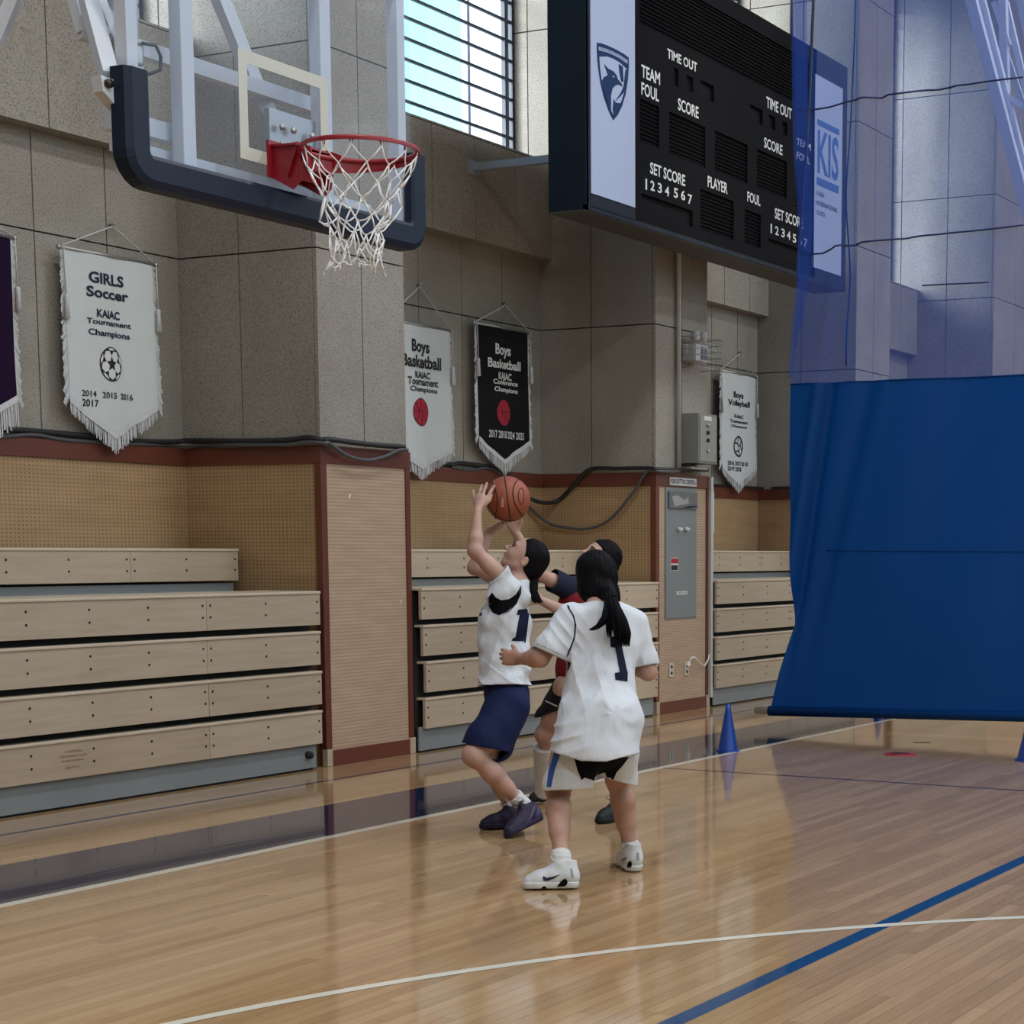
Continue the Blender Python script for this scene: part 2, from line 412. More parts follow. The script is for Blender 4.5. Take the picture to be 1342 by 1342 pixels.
# windows
M['glass'] = None
def mat_glass(name, tint=(1, 1, 1), haze=0.03, ior=1.45, refl=1.0, hazecol=(0.6, 0.68, 0.8)):
    m = bpy.data.materials.new(name); m.use_nodes = True; nt = m.node_tree; nt.nodes.clear()
    out = nt.nodes.new('ShaderNodeOutputMaterial'); t = nt.nodes.new('ShaderNodeBsdfTransparent'); g = nt.nodes.new('ShaderNodeBsdfGlossy')
    t.inputs[0].default_value = (*tint, 1); g.inputs['Roughness'].default_value = 0.02; g.inputs[0].default_value = (refl, refl, refl, 1)
    lw = nt.nodes.new('ShaderNodeLayerWeight'); lw.inputs[0].default_value = 0.5
    r0 = ((ior-1)/(ior+1))**2
    fr = nt.nodes.new('ShaderNodeMath'); fr.operation = 'MULTIPLY_ADD'; nt.links.new(mth(nt, 'POWER', lw.outputs['Facing'], 5), fr.inputs[0]); fr.inputs[1].default_value = (1-r0)*0.6; fr.inputs[2].default_value = r0
    mx = nt.nodes.new('ShaderNodeMixShader'); nt.links.new(fr.outputs[0], mx.inputs[0]); nt.links.new(t.outputs[0], mx.inputs[1]); nt.links.new(g.outputs[0], mx.inputs[2])
    d = nt.nodes.new('ShaderNodeBsdfDiffuse'); d.inputs[0].default_value = (*hazecol, 1)
    m2 = nt.nodes.new('ShaderNodeMixShader'); m2.inputs[0].default_value = haze
    nt.links.new(mx.outputs[0], m2.inputs[1]); nt.links.new(d.outputs[0], m2.inputs[2]); nt.links.new(m2.outputs[0], out.inputs[0])
    return m
M['glass'] = mat_glass('window_glass', haze=0.0)
for k, (a, b) in enumerate(bays):
    if k == 0 or k == len(bays)-1:
        struct(MB().box(a, b, WIN_Y-0.1, WIN_Y+0.2, 4.8, 9).build('wall_infill', 'plaster', wall)); continue
    w = sempty('window_%d' % k)
    fr = MB().box(a, b, WIN_Y-0.03, WIN_Y+0.03, WIN_Z0, WIN_Z0+0.05).box(a, b, WIN_Y-0.03, WIN_Y+0.03, WIN_Z1-0.06, WIN_Z1)
    for x in (a+0.03, (a+b)/2-0.35, (a+b)/2+0.35, b-0.03): fr.box(x-0.03, x+0.03, WIN_Y-0.03, WIN_Y+0.03, WIN_Z0, WIN_Z1)
    fr.box(a, b, WIN_Y-0.03, WIN_Y+0.03, 6.7, 6.75)
    fr.build('window_frame', 'frame_grey', w)
    MB().add([(a+.01, WIN_Y, WIN_Z0), (b-.01, WIN_Y, WIN_Z0), (b-.01, WIN_Y, WIN_Z1), (a+.01, WIN_Y, WIN_Z1)], [(0, 1, 2, 3)]).build('glass_pane', 'glass', w)
    MB().box(b-0.03, b-0.002, YW+0.06, WIN_Y, WIN_Z0, WIN_Z1).box(a+0.002, a+0.03, YW+0.06, WIN_Y, WIN_Z0, WIN_Z1).build('jamb_lining', 'frame_grey', w)
    z = WIN_Z0+0.07; yb = YW+0.02
    while z < WIN_Z1:
        MB().box(a+0.02, b-0.02, yb-0.012, yb+0.012, z-0.011, z+0.011).build('guard_bar', 'black_metal', w); z += 0.1655
    xs = [b-0.014, b-0.13, b-1.72, b-1.92, a+0.9, a+0.014]
    for i, x in enumerate(xs):
        if x > a: MB().box(x-0.016, x+0.016, yb-0.02, yb+0.02, WIN_Z0, WIN_Z1).build('guard_post', 'black_metal', w)
    area('window_portal', ((a+b)/2, WIN_Y+0.06, (WIN_Z0+WIN_Z1)/2), b-a, WIN_Z1-WIN_Z0, 1, rot=(radians(-90), 0, 0), portal=True)
# other walls, ceiling
struct(MB().box(XMAX, XMAX+0.3, YMIN, YR+1, 0, ZC).build('wall_east', 'plaster'))
struct(MB().box(XMIN-0.3, XMIN, YMIN, YR+1, 0, ZC).build('wall_west', 'plaster'))
ws = MB().box(XMIN, XMAX, YMIN-0.3, YMIN, 0, 4.8).box(XMIN, XMAX, YMIN-0.3, YMIN, 8.7, ZC)
for i in range(9): ws.box(XMIN+i*4.65, XMIN+i*4.65+1, YMIN-0.3, YMIN, 4.8, 8.7)
struct(ws.build('wall_south', 'plaster'))
for i in range(8): area('window_portal', (XMIN+i*4.65+2.8, YMIN-0.15, 6.75), 3.65, 3.9, 1, rot=(radians(90), 0, 0), portal=True)
struct(MB().box(XMIN-0.3, XMAX+0.3, YMIN-0.3, YR+1, ZC, ZC+0.3).build('ceiling', 'ceiling'))

# ------------------------------------------------------------------ floor of narrow boards
floor_o = struct(MB().box(XMIN, XMAX, YMIN, YR+0.3, -0.08, -0.006).build('floor', 'subfloor'))
BW = 0.0575
rows = []
y = YMIN
rs = random.Random(3)
cand = []
while y < YR:
    x = XMIN - rs.random()*1.5
    while x < XMAX:
        L = 0.7+rs.random()*1.3
        cand.append((max(x, XMIN), min(x+L, XMAX), y)); x += L
    y += BW
def dist_key(c):
    xm = (c[0]+c[1])/2; ym = c[2]
    # distance along the floor from the camera, only what lies in its view
    d = Vector((xm, ym, -CAMZ)); f = d.dot(Vector(_F))
    if f <= 0.5: return 1e9
    px = PX+FPX*d.dot(Vector(_R))/f; py = PY-FPX*d.dot(Vector(_U))/f
    if -60 < px < 1400 and py < 1370: return f
    return 1e9
cand.sort(key=dist_key)
near = cand[:300]; rest = cand[300:]
GP = 0.0009
for (x0, x1, y0) in near:
    MB().box(x0+GP, x1-GP, y0+GP, y0+BW-GP, -0.006, 0.0).build('floor_board', 'floor', floor_o)
fb = MB()
for (x0, x1, y0) in rest:
    fb.add([(x0+GP, y0+GP, 0), (x1-GP, y0+GP, 0), (x1-GP, y0+BW-GP, 0), (x0+GP, y0+BW-GP, 0), (x0+GP, y0+GP, -.006), (x1-GP, y0+GP, -.006), (x1-GP, y0+BW-GP, -.006), (x0+GP, y0+BW-GP, -.006)],
           [(0, 1, 2, 3), (0, 4, 5, 1), (1, 5, 6, 2), (2, 6, 7, 3), (3, 7, 4, 0)])
fb.build('floor_boards', 'floor', floor_o, kind='stuff')
def strip(x0, x1, y0, y1, mat, name='court_line', z=0.0012): return MB().box(x0, x1, y0, y1, -0.003, z).build(name, mat, floor_o)
strip(XMIN, XMAX, 6.055, 6.80, 'band', 'sideline_band', 0.0010)
strip(XMIN, XMAX, 6.000, 6.055, 'white_line')
strip(XMIN, XMAX, 7.515, 7.545, 'thin_line')
strip(XMIN, XMAX, 2.655, 2.725, 'blue_line', z=0.0010)
strip(10.855, 10.885, -8.0, 6.0, 'thin_line')
def arc_line(cx, cy, r, a0, a1, w, mat):
    n = 90; m = MB(); vs = []; fs = []
    for i in range(n+1):
        a = a0+(a1-a0)*i/n
        for rr in (r-w/2, r+w/2): vs.append((cx+rr*cos(a), cy+rr*sin(a), 0.0014))
    for i in range(n): fs.append((2*i, 2*i+1, 2*i+3, 2*i+2))
    m.add(vs, fs); o = m.build('court_arc', mat, floor_o); return o
arc_line(2.727, -1.443, 5.684, 0.0, pi, 0.05, 'white_line')

# ------------------------------------------------------------------ bleachers
bolt_me = MB().lathe([(0.0075, 0.0), (0.0075, -0.003), (0.005, -0.004)], n=8, axis='Y').mesh('bolt', 'bolt')
def bleacher(x0, x1, joints, bolts, label, xb0, xb1, bjoints, yend=0.0):
    t = thing('bleacher_bank', ((x0+x1)/2, 8.3, 0), label, 'bleachers', 'retracted wooden bleachers along the wall')
    tops = [1.18, 0.918, 0.656, 0.395]
    for r, zt in enumerate(tops):
        yf = 7.95+(0.004 if r % 2 else 0)
        off = [0.0, 0.02, 0.045, 0.035][r]*yend
        xs = [x0+off]+joints+[x1]
        for a, b in zip(xs[:-1], xs[1:]):
            bo = MB().box(a+0.0015, b-0.0015, yf, yf+0.025, zt-0.222, zt-0.016, 0.002).build('seat_board', 'bleach', t)
            nb = max(2, round((b-a)/0.47)+1)
            for i in range(nb):
                x = a+0.033+(b-a-0.066)*i/(nb-1)
                for dz in (0.07, 0.142): inst(bolt_me, 'bolt', bo, (x, yf, zt-dz))
        MB().box(xs[0], x1, yf-0.008, yf+0.45, zt-0.018, zt, 0.005).build('seat_edge', 'bleach_edge', t)
    MB().box(x0+0.015, x1-0.015, 8.03, 8.9, 0.02, 1.15).build('inner_shade_block', 'dark', t)  # solid black block, painted shade for the hollow inside the stack
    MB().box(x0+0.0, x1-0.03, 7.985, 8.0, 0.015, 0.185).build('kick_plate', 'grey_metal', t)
    MB().box(x0+0.04, x1-0.05, 8.0, 8.5, 0.0, 0.03).build('sill_shadow_gap', 'dark', t)  # black strip painted as the shadow under the kick plate
    # deck behind the top of the front stack, then the rear bench
    MB().box(x0, x1, 8.35, 8.72, 1.150, 1.166).build('deck', 'bleach_edge', t)
    MB().box(xb0, xb1-0.01, 8.70, 8.72, 1.13, 1.225).build('rear_kick_plate', 'grey_metal', t)
    MB().box(xb0, xb1-0.01, 8.72, 9.18, 1.10, 1.225).build('rear_shade_block', 'dark', t)  # black block painted as the shade under the rear bench
    xs = [xb0]+bjoints+[xb1]
    for a, b in zip(xs[:-1], xs[1:]):
        bo = MB().box(a+0.0015, b-0.0015, 8.66, 8.685, 1.242, 1.44, 0.002).build('seat_board', 'bleach', t)
        nb = max(2, round((b-a)/0.47)+1)
        for i in range(nb):
            x = a+0.033+(b-a-0.066)*i/(nb-1)
            for dz in (0.07, 0.142): inst(bolt_me, 'bolt', bo, (x, 8.66, 1.455-dz))
    MB().box(xb0, xb1, 8.652, 9.15, 1.438, 1.455, 0.005).build('seat_edge', 'bleach_edge', t)
    return t
b1 = bleacher(6.32, 9.72, [8.652], None, 'wooden bleacher bank under the girls soccer banner, left of the grooved pillar', 6.32, 9.745, [7.76, 8.76][1:])
wm = MB().tube([(9.60, 7.985, 0.105), (9.60, 7.955, 0.105)], 0.026, 12).tube([(9.6, 7.955, 0.105), (9.6, 7.945, 0.105)], 0.018, 12)
wm.build('socket', 'dark', b1, label='round black socket on the grey kick plate')
ys = on_y(262, 977, 7.984)
MB().box(ys.x-0.02, ys.x+0.02, 7.982, 7.986, ys.z-0.045, ys.z+0.045).build('faded_sticker', plain('faded_yellow', (0.24, 0.24, 0.12), 0.6), b1, label='faded yellow sticker')
for (cx_, cy_, cs_) in ((458.5, 650, 0.011), (526, 788, 0.008)):
    q_ = on_y(cx_, cy_, YF-0.006); MB().poly([(q_.x-cs_, YF-0.006, q_.z-cs_*1.6), (q_.x+cs_*0.3, YF-0.006, q_.z-cs_*0.6), (q_.x+cs_, YF-0.006, q_.z+cs_*1.6), (q_.x-cs_*0.2, YF-0.006, q_.z+cs_*0.7)], (0, 0.002, 0)).build('paint_chip', 'cord', wall)
M['stencil'] = plain('brown_stencil', (0.16, 0.10, 0.06), 0.7)
st = MB()
for i, (xa, xb_) in enumerate([(7.50, 7.62), (7.46, 7.66), (7.47, 7.64), (7.50, 7.60)]):
    z = 0.318-i*0.026 - (0.012 if i == 3 else 0)
    vs, fs = text_mb(['CAUTION', 'KEEP HANDS CLEAR', 'WHEN MOVING', 'SEATS'][i], 0.019)
    wid = max(v[0] for v in vs)-min(v[0] for v in vs)
    sc_ = (xb_-xa)/wid
    st.add([((xa+xb_)/2+v[0]*sc_, 7.9525, z+v[1]) for v in vs], fs)
st.build('stencil_marks', 'stencil', b1)
b2 = bleacher(10.83, 14.30, [12.66], None, 'wooden bleacher bank behind the players, between the two pillars', 10.87, 14.36, [12.9], yend=1.0)
b3 = bleacher(15.42, 18.70, [17.05], None, 'wooden bleacher bank on the far side of the control pillar, partly behind the blue curtain', 15.42, 18.80, [17.82])
bleacher(19.86, 23.2, [21.5], None, 'wooden bleacher bank hidden mostly by the blue curtain', 19.86, 23.3, [21.6])
# ------------------------------------------------------------------ basketball goal
BY = 5.20; RC = Vector((6.20, 4.82, 3.05))
goal = thing('basketball_goal', (6.19, BY, 2.78), 'glass basketball goal with navy bottom padding, red ring and white net, hung at upper left', 'basketball goal')
M['board_glass'] = mat_glass('backboard_glass', (0.93, 0.96, 1.0), haze=0.11, hazecol=(0.48, 0.58, 0.76), refl=0.13)
M['cream'] = plain('cream_tape', (0.50, 0.51, 0.47), 0.6)
GX0, GX1, GZ0, GZ1 = 5.33, 7.06, 2.87, 3.95
MB().add([(GX0, BY, GZ0), (GX1, BY, GZ0), (GX1, BY, GZ1), (GX0, BY, GZ1)], [(0, 1, 2, 3)]).build('glass_pane', 'board_glass', goal)
def sweep(path, prof):
    """profile (y,n) swept along a path in the XZ plane; n = outward normal offset"""
    m = MB(); N = len(path); K = len(prof); vs = []
    for i, (x, z) in enumerate(path):
        a = path[max(i-1, 0)]; b = path[min(i+1, N-1)]
        # mitred normal
        def nrm(p, q): d = Vector((q[0]-p[0], q[1]-p[1])).normalized(); return Vector((d.y, -d.x))
        ns = []
        if i > 0: ns.append(nrm(path[i-1], path[i]))
        if i < N-1: ns.append(nrm(path[i], path[i+1]))
        n = sum(ns, Vector((0, 0))).normalized(); k = 1/max(0.3, n.dot(ns[0]))
        for (y, o) in prof: vs.append((x+n.x*o*k, y, z+n.y*o*k))
    fs = []
    for i in range(N-1):
        for j in range(K): fs.append((i*K+j, i*K+(j+1) % K, (i+1)*K+(j+1) % K, (i+1)*K+j))
    fs += [tuple(range(K)), tuple((N-1)*K+j for j in range(K-1, -1, -1))]
    m.add(vs, fs); return m
# pad: left leg down, rounded corner, along the bottom, up the right leg
def corner(cx, cz, r, a0, a1, n=5): return [(cx+r*cos(a0+(a1-a0)*i/n), cz+r*sin(a0+(a1-a0)*i/n)) for i in range(n+1)]
xi0, xi1, zi = 5.36, 7.045, 2.875
path = [(xi0, 3.21)] + corner(xi0+0.05, zi+0.05, 0.05, pi, 1.5*pi) + corner(xi1-0.05, zi+0.05, 0.05, 1.5*pi, 2*pi) + [(xi1, 3.22)]
prof = [(BY-0.035, -0.035), (BY-0.045, -0.02), (BY-0.045, 0.055), (BY-0.028, 0.082), (BY+0.035, 0.085), (BY+0.05, 0.07), (BY+0.05, -0.01), (BY+0.006, -0.01), (BY+0.006, -0.035)]
pad = sweep(path, prof).build('edge_pad', 'navy_pad', goal)
# white steel edge frame behind the glass
fr = MB()
for x in (GX0+0.01, 6.985, ): fr.box(x-0.0, x+0.055, BY+0.012, BY+0.07, GZ0, GZ1+0.03)
fr.box(GX0, GX1, BY+0.012, BY+0.07, GZ0-0.02, GZ0+0.03).box(GX0, GX1, BY+0.012, BY+0.07, GZ1-0.02, GZ1+0.03)
fr.build('edge_frame', 'white_steel', goal)
for (x0, x1, y0, y1) in ((5.665, 5.735, 5.25, 5.31), (6.50, 6.57, 5.25, 5.31), ):
    MB().box(x0, x1, y0, y1, GZ0, 4.3, 0.004).build('upright', 'white_steel', goal)
MB().tube([(6.70, 5.42, 2.98), (6.70, 5.42, 4.4)], 0.045, 14).build('round_post', 'white_steel', goal)
MB().box(5.50, 5.60, 5.40, 5.50, 3.05, 4.4, 0.004).build('rear_post', 'white_steel', goal)
MB().box(5.42, 5.82, 5.34, 5.40, 3.03, 3.10, 0.003).box(5.46, 5.56, 5.33, 5.36, 2.93, 3.02, 0.003).build('lower_bracket', 'white_steel', goal)
MB().bar((5.4, 5.44, 3.38), (6.75, 5.44, 3.38), 0.045, 0.06).build('cross_bar', 'white_steel', goal)
MB().bar((5.4, 5.36, 2.97), (6.95, 5.36, 2.97), 0.03, 0.05).build('cross_bar', 'white_steel', goal)
MB().bar((5.78, 5.52, 4.35), (6.35, 5.46, 3.36), 0.05, 0.06).build('brace', 'white_steel', goal)
MB().bar((6.1, 5.9, 4.5), (6.42, 5.46, 3.30), 0.06, 0.06).build('brace', 'white_steel', goal)
MB().bar((5.55, 5.45, 4.4), (5.36, 5.9, 3.4), 0.04, 0.05).build('brace', 'white_steel', goal)
# mounting plate for the ring behind the glass, with four bolts
pl = MB().box(6.13, 6.42, BY+0.02, BY+0.05, 3.02, 3.24).build('mounting_plate', 'steel', goal)
for x in (6.18, 6.25, 6.37): 
    for z in (3.10, 3.17): MB().lathe([(0.014, -0.006), (0.014, 0.004)], (x, BY-0.004, z), 10, 'Y').build('bolt', 'steel', pl)
# small winch motor with cable on the left rear post
mo = MB().box(5.40, 5.49, 5.27, 5.36, 3.26, 3.36, 0.01).box(5.42, 5.50, 5.28, 5.34, 3.22, 3.27, 0.006).build('latch_motor', 'steel', goal)
MB().tube([(5.47, 5.26, 3.34), (5.53, 5.25, 3.345), (5.555, 5.25, 3.31), (5.55, 5.25, 3.26), (5.50, 5.26, 3.235), (5.44, 5.27, 3.23)], 0.007, 6).build('motor_cable', 'cable', mo)
# hinge arm struts that carry the goal, running up and left to the roof
def gp(x, y, Y): return on_y(x, y, Y)
MB().bar(gp(143, 100, 5.26), gp(111, -20, 5.45), 0.060, 0.05).build('hinge_strut', 'white_steel', goal)
MB().bar(gp(140, 52, 5.36), gp(168, -20, 5.55), 0.050, 0.05).build('hinge_strut', 'white_steel', goal)
MB().bar(gp(160, 75, 5.30), gp(124, -15, 5.50), 0.035, 0.04).build('hinge_strut', 'white_steel', goal)
MB().bar(gp(94, -20, 5.55), gp(110, 43, 5.50), 0.045, 0.04).bar(gp(106, 43, 5.50), gp(170, 68, 5.42), 0.045, 0.045).build('link_arm', 'white_steel', goal)
MB().bar(gp(146, 67, 5.30), gp(165, 64, 5.30), 0.014, 0.014).build('link_arm', 'white_steel', goal)
hp = MB().poly([(5.30, BY+0.02, 3.16), (5.215, BY+0.02, 3.165), (5.225, BY+0.02, 3.11), (5.30, BY+0.02, 3.06)], (0, 0.05, 0)).build('hinge_plate', 'white_steel', goal)
MB().lathe([(0.016, -0.01), (0.016, 0.01)], (5.245, BY+0.012, 3.14), 10, 'Y').build('pivot_bolt', 'bolt', hp)
# ceiling truss above (just outside the frame) that holds it
MB().bar((5.04, 5.30, 3.88), (4.7, 5.8, 9.6), 0.08).bar((5.55, 5.45, 4.35), (5.55, 5.6, 9.6), 0.08).bar((6.70, 5.42, 4.38), (6.7, 5.6, 9.6), 0.08).build('roof_hanger', 'white_steel', goal)
# target square
t = MB(); y = BY-0.003
for (a, b, c, d) in ((5.925, 6.475, 3.375, 3.425), (5.925, 6.475, 3.0, 3.05), (5.925, 5.975, 3.05, 3.375), (6.425, 6.475, 3.05, 3.375)): t.box(a, b, y-0.001, y+0.001, c, d)
t.build('target_square', 'cream', goal, kind='stuff')
m = MB().box(GX0+0.02, GX1-0.02, y-0.001, y+0.001, GZ0+0.01, GZ0+0.045).build('border_line', 'cream', goal)
# ring
RR = 0.232
def ringpt(a, r=RR, z=0): return (RC.x+r*cos(a), RC.y+r*sin(a), RC.z+z)
rg = MB().tube([ringpt(2*pi*i/56) for i in range(56)], 0.0095, 8, closed=True)
N = 56; vs = []; fs = []
for i in range(N):
    a = 2*pi*i/N; da = (a-pi/2+pi) % (2*pi)-pi     # from the board side; negative goes round the far side
    h = 0.009+0.055*(max(0, 1+da/2.4)**0.8 if da < 0 else max(0, 1-da/0.9))
    for (rr, z) in ((RR+0.010, 0.0), (RR+0.010, -h), (RR+0.004, -h), (RR+0.004, 0.0)): vs.append(ringpt(a, rr, z))
for i in range(N):
    j = (i+1) % N
    for k in range(4): fs.append((i*4+k, i*4+(k+1) % 4, j*4+(k+1) % 4, j*4+k))
rg.add(vs, fs)
ring = rg.build('ring', 'ring_red', goal)
# bracket between board and ring
bk = MB().poly([(6.20-0.105, BY-0.005, 3.085), (6.20+0.105, BY-0.005, 3.085), (6.20+0.12, 5.045, 3.075), (6.2-0.12, 5.045, 3.075)], (0, 0, -0.008))
for sx in (-1, 1):
    x = 6.20+sx*0.095
    bk.poly([(x, BY-0.004, 3.075), (x, BY-0.004, 2.955), (x, 5.085, 2.90), (x, 5.045, 2.93), (x, 5.035, 2.99), (x, 4.99, 3.04), (x, 4.99, 3.06), (x, 5.06, 3.085)], (0.006, 0, 0))
bk.box(6.08, 6.32, BY-0.014, BY-0.003, 2.955, 3.10)
bk.poly([(6.09, 5.05, 3.06), (6.31, 5.05, 3.06), (6.31, 5.10, 2.95), (6.09, 5.10, 2.95)], (0, 0.006, 0))
brk = bk.build('ring_bracket', 'ring_red', goal)
MB().lathe([(0.013, -0.005), (0.013, 0.012)], (0, 0, 0), 10).build('bracket_bolt', 'steel', brk).location = Vector((6.085, 5.12, 3.03))-world_loc(brk)
# net: twelve hangs, woven diamonds
rn = random.Random(5)
net = MB()
lv = [(0.228, -0.025), (0.205, -0.085), (0.178, -0.15), (0.150, -0.215), (0.128, -0.27), (0.112, -0.32), (0.102, -0.37), (0.100, -0.42), (0.106, -0.455)]
def node(k, i):
    r, z = lv[k]; a = 2*pi*(i+0.5*(k % 2))/12
    jr = random.Random(k*31+i)
    dr = (jr.random()-0.5)*0.018*min(k, 3); dz = (jr.random()-0.5)*0.02*min(k, 3); da = (jr.random()-0.5)*0.10*min(k, 2)
    return Vector((RC.x+(r+dr)*cos(a+da)-0.010*k*0.3, RC.y+(r+dr)*sin(a+da)+0.006*k*0.3, RC.z+z+dz))
for k in range(len(lv)-1):
    for i in range(12):
        for s_ in (0, -1) if k % 2 == 0 else (0, 1):
            if k >= 7 and rn.random() < 0.15: continue
            p = node(k, i % 12); q = node(k+1, (i+s_) % 12)
            mid = (p+q)/2+Vector((rn.uniform(-.004, .004), rn.uniform(-.004, .004), -0.006))
            net.tube([p, mid, q], 0.0030 if k < 3 else 0.0034, 5)
        net.ball(node(k, i), 0.0048 if k else 0.004, 6, 4)
for i in range(12):
    a = 2*pi*i/12
    net.tube([ringpt(a, RR, -0.005), node(0, i)], 0.003, 5)
for i in range(12):
    p = node(8, i); net.tube([p, p+Vector((rn.uniform(-.01, .01), rn.uniform(-.01, .01), -0.02))], 0.0025, 4)
net.build('net', 'cord', goal, kind='stuff')
hk = MB()
for i in range(12):
    a = 2*pi*i/12; hk.tube([ringpt(a-0.03, RR-0.004, -0.008), ringpt(a, RR-0.012, -0.022), ringpt(a+0.03, RR-0.004, -0.008)], 0.003, 5)
hk.build('net_hooks', 'ring_red', goal, kind='stuff')

# ------------------------------------------------------------------ scoreboard
SY = 7.30; SX0, SX1, SZ0, SZ1 = 12.046, 16.84, 3.945, 6.02
sb = thing('scoreboard', ((SX0+SX1)/2, SY, SZ0), 'large black scoreboard with white lettering and bird crest hung above the middle bay', 'scoreboard')
M['sb_black'] = plain('scoreboard_black', (0.0058, 0.0062, 0.0085), 0.85, spec=0.08)
M['sb_side'] = plain('scoreboard_navy_side', (0.006, 0.013, 0.026), 0.6, spec=0.2)
M['sb_panel'] = plain('scoreboard_white_panel', (0.40, 0.47, 0.66), 0.6)
M['sb_text'] = plain('scoreboard_white_lettering', (0.66, 0.68, 0.68), 0.6)
M['sb_dark'] = plain('display_module', (0.004, 0.004, 0.006), 0.8, spec=0.1)
M['crest'] = plain('crest_navy', (0.008, 0.032, 0.11), 0.7, spec=0.2)
MB().box(SX0, SX1, SY+0.03, 7.626, SZ0, SZ1).build('casing', 'sb_side', sb)
MB().box(SX0, SX1, SY, SY+0.03, SZ0, SZ0+0.035).box(SX0, SX0+0.03, SY, SY+0.03, SZ0, SZ1).box(SX1-0.03, SX1, SY, SY+0.03, SZ0, SZ1).build('rim', 'sb_side', sb)
MB().box(SX0, SX1, SY+0.01, 7.626, SZ0-0.008, SZ0).build('bottom_tray', plain('scoreboard_bottom', (0.055, 0.05, 0.045), 0.6), sb)
def P(x, y): v = on_y(x, y, SY); return v.x, v.z
def rectpx(xl, yt, xr, yb, yrt=None):
    a = P(xl, yt); b = P(xr, yb); return (a[0], b[0], b[1], a[1])
Z = lambda z: z
ex = lambda t_: t_
# openings measured on the face: (x0, x1, z0, z1)
def op(xl, ytl, xr, ybr):
    a = P(xl, ytl); b = P(xr, ybr); return [a[0], b[0], b[1], a[1]]
holes = [op(838.5, 129, 864, 195), op(877, 146, 924.5, 220), op(937, 171, 979.5, 241), op(992, 195, 1031, 261.5),
         op(840.5, 253, 908, 298), op(918, 247.5, 961.5, 315), op(976, 274, 997, 326), op(1007, 312, 1068, 352),
         op(883, 88, 889.5, 114.5), op(899.5, 98, 908.5, 121.5), op(918.5, 104.5, 936, 134.5),
         op(983, 136.5, 999.5, 164.5), op(1007.5, 149.5, 1016, 171.5), op(1025, 158, 1032, 178.5), op(1043, 215, 1062, 280)]
ztop = P(838, 10)[1]
tz = [h[3] for h in holes]
# long ticker window on top
holes.append([P(838, 20)[0], SX1-0.86, P(838, 31)[1], SZ1-0.14])
FX0, FX1 = P(832, 100)[0], SX1-0.79
xs = sorted(set([FX0, FX1]+[round(v, 4) for h in holes for v in h[:2]])); zs = sorted(set([SZ0+0.035, SZ1]+[round(v, 4) for h in holes for v in h[2:]]))
fp = MB()
def inhole(x, z): return any(h[0]-1e-4 < x < h[1]+1e-4 and h[2]-1e-4 < z < h[3]+1e-4 for h in holes)
vs = []; fs = []
for i in range(len(xs)-1):
    for j in range(len(zs)-1):
        if not inhole((xs[i]+xs[i+1])/2, (zs[j]+zs[j+1])/2):
            n = len(vs); vs += [(xs[i], SY, zs[j]), (xs[i+1], SY, zs[j]), (xs[i+1], SY, zs[j+1]), (xs[i], SY, zs[j+1])]; fs.append((n, n+1, n+2, n+3))
for h in holes:
    n = len(vs); d = 0.028
    vs += [(h[0], SY, h[2]), (h[1], SY, h[2]), (h[1], SY, h[3]), (h[0], SY, h[3]), (h[0], SY+d, h[2]), (h[1], SY+d, h[2]), (h[1], SY+d, h[3]), (h[0], SY+d, h[3])]
    fs += [(n, n+4, n+5, n+1), (n+1, n+5, n+6, n+2), (n+2, n+6, n+7, n+3), (n+3, n+7, n+4, n)]
fp.add(vs, fs); bm_o = fp.build('face_plate', 'sb_black', sb)
for i, h in enumerate(holes):
    d = MB().box(h[0], h[1], SY+0.024, SY+0.03, h[2], h[3]).build('display_window', 'sb_dark', sb)
    if i in (0, 1, 2, 3, 5, 6, 14, 15):
        l = MB(); z = h[2]+0.012
        while z < h[3]-0.01:
            l.box(h[0], h[1], SY+0.010, SY+0.024, z-0.004, z+0.004); z += 0.031
        l.build('louvres', 'sb_black', d, kind='stuff')
MB().box(P(774, 200)[0], P(831.5, 200)[0], SY-0.006, SY+0.03, SZ0+0.125, SZ1-0.02).build('crest_panel', 'sb_panel', sb)
MB().box(P(768.5, 200)[0], P(774, 200)[0]-0.002, SY, SY+0.03, SZ0+0.035, SZ1).box(P(774, 200)[0], P(831.5, 200)[0], SY, SY+0.03, SZ0+0.03, SZ0+0.125).box(P(831.5, 200)[0], FX0, SY, SY+0.03, SZ0+0.035, SZ1).build('face_margin', 'sb_side', sb)
KX0, KX1 = SX1-0.75, SX1-0.12
kp = MB().box(KX0, KX1, SY-0.006, SY+0.03, SZ0+0.125, SZ1-0.22).build('name_panel', 'sb_panel', sb)
MB().box(FX1, KX0, SY, SY+0.03, SZ0+0.035, SZ1).box(KX1, SX1-0.03, SY, SY+0.03, SZ0+0.035, SZ1).box(KX0, KX1, SY, SY+0.03, SZ0+.035, SZ0+.125).box(KX0, KX1, SY, SY+0.03, SZ1-0.22, SZ1).build('face_margin', 'sb_side', sb)
def fit_text(body, xl, xr, ztop_, zbot, Y, mat, parent, name='lettering', weight=0.0, disp=None, label=None):
    """lettering fitted into a box; cap top to ztop_, baseline to zbot"""
    vs, fs = text_mb(body, 1.0, font_off=weight, align='LEFT')
    x0 = min(v[0] for v in vs); x1 = max(v[0] for v in vs); y0 = min(v[1] for v in vs); y1 = max(v[1] for v in vs)
    sx = (xr-xl)/(x1-x0); sz = (ztop_-zbot)/(y1-y0)
    P_ = []
    for a, b in vs:
        x = xl+(a-x0)*sx; z = zbot+(b-y0)*sz; P_.append((x, Y+(disp(x, z) if disp else 0), z))
    m_ = MB(); m_.add(P_, fs); o = m_.build(name, mat, parent, kind='stuff', label=label); return o
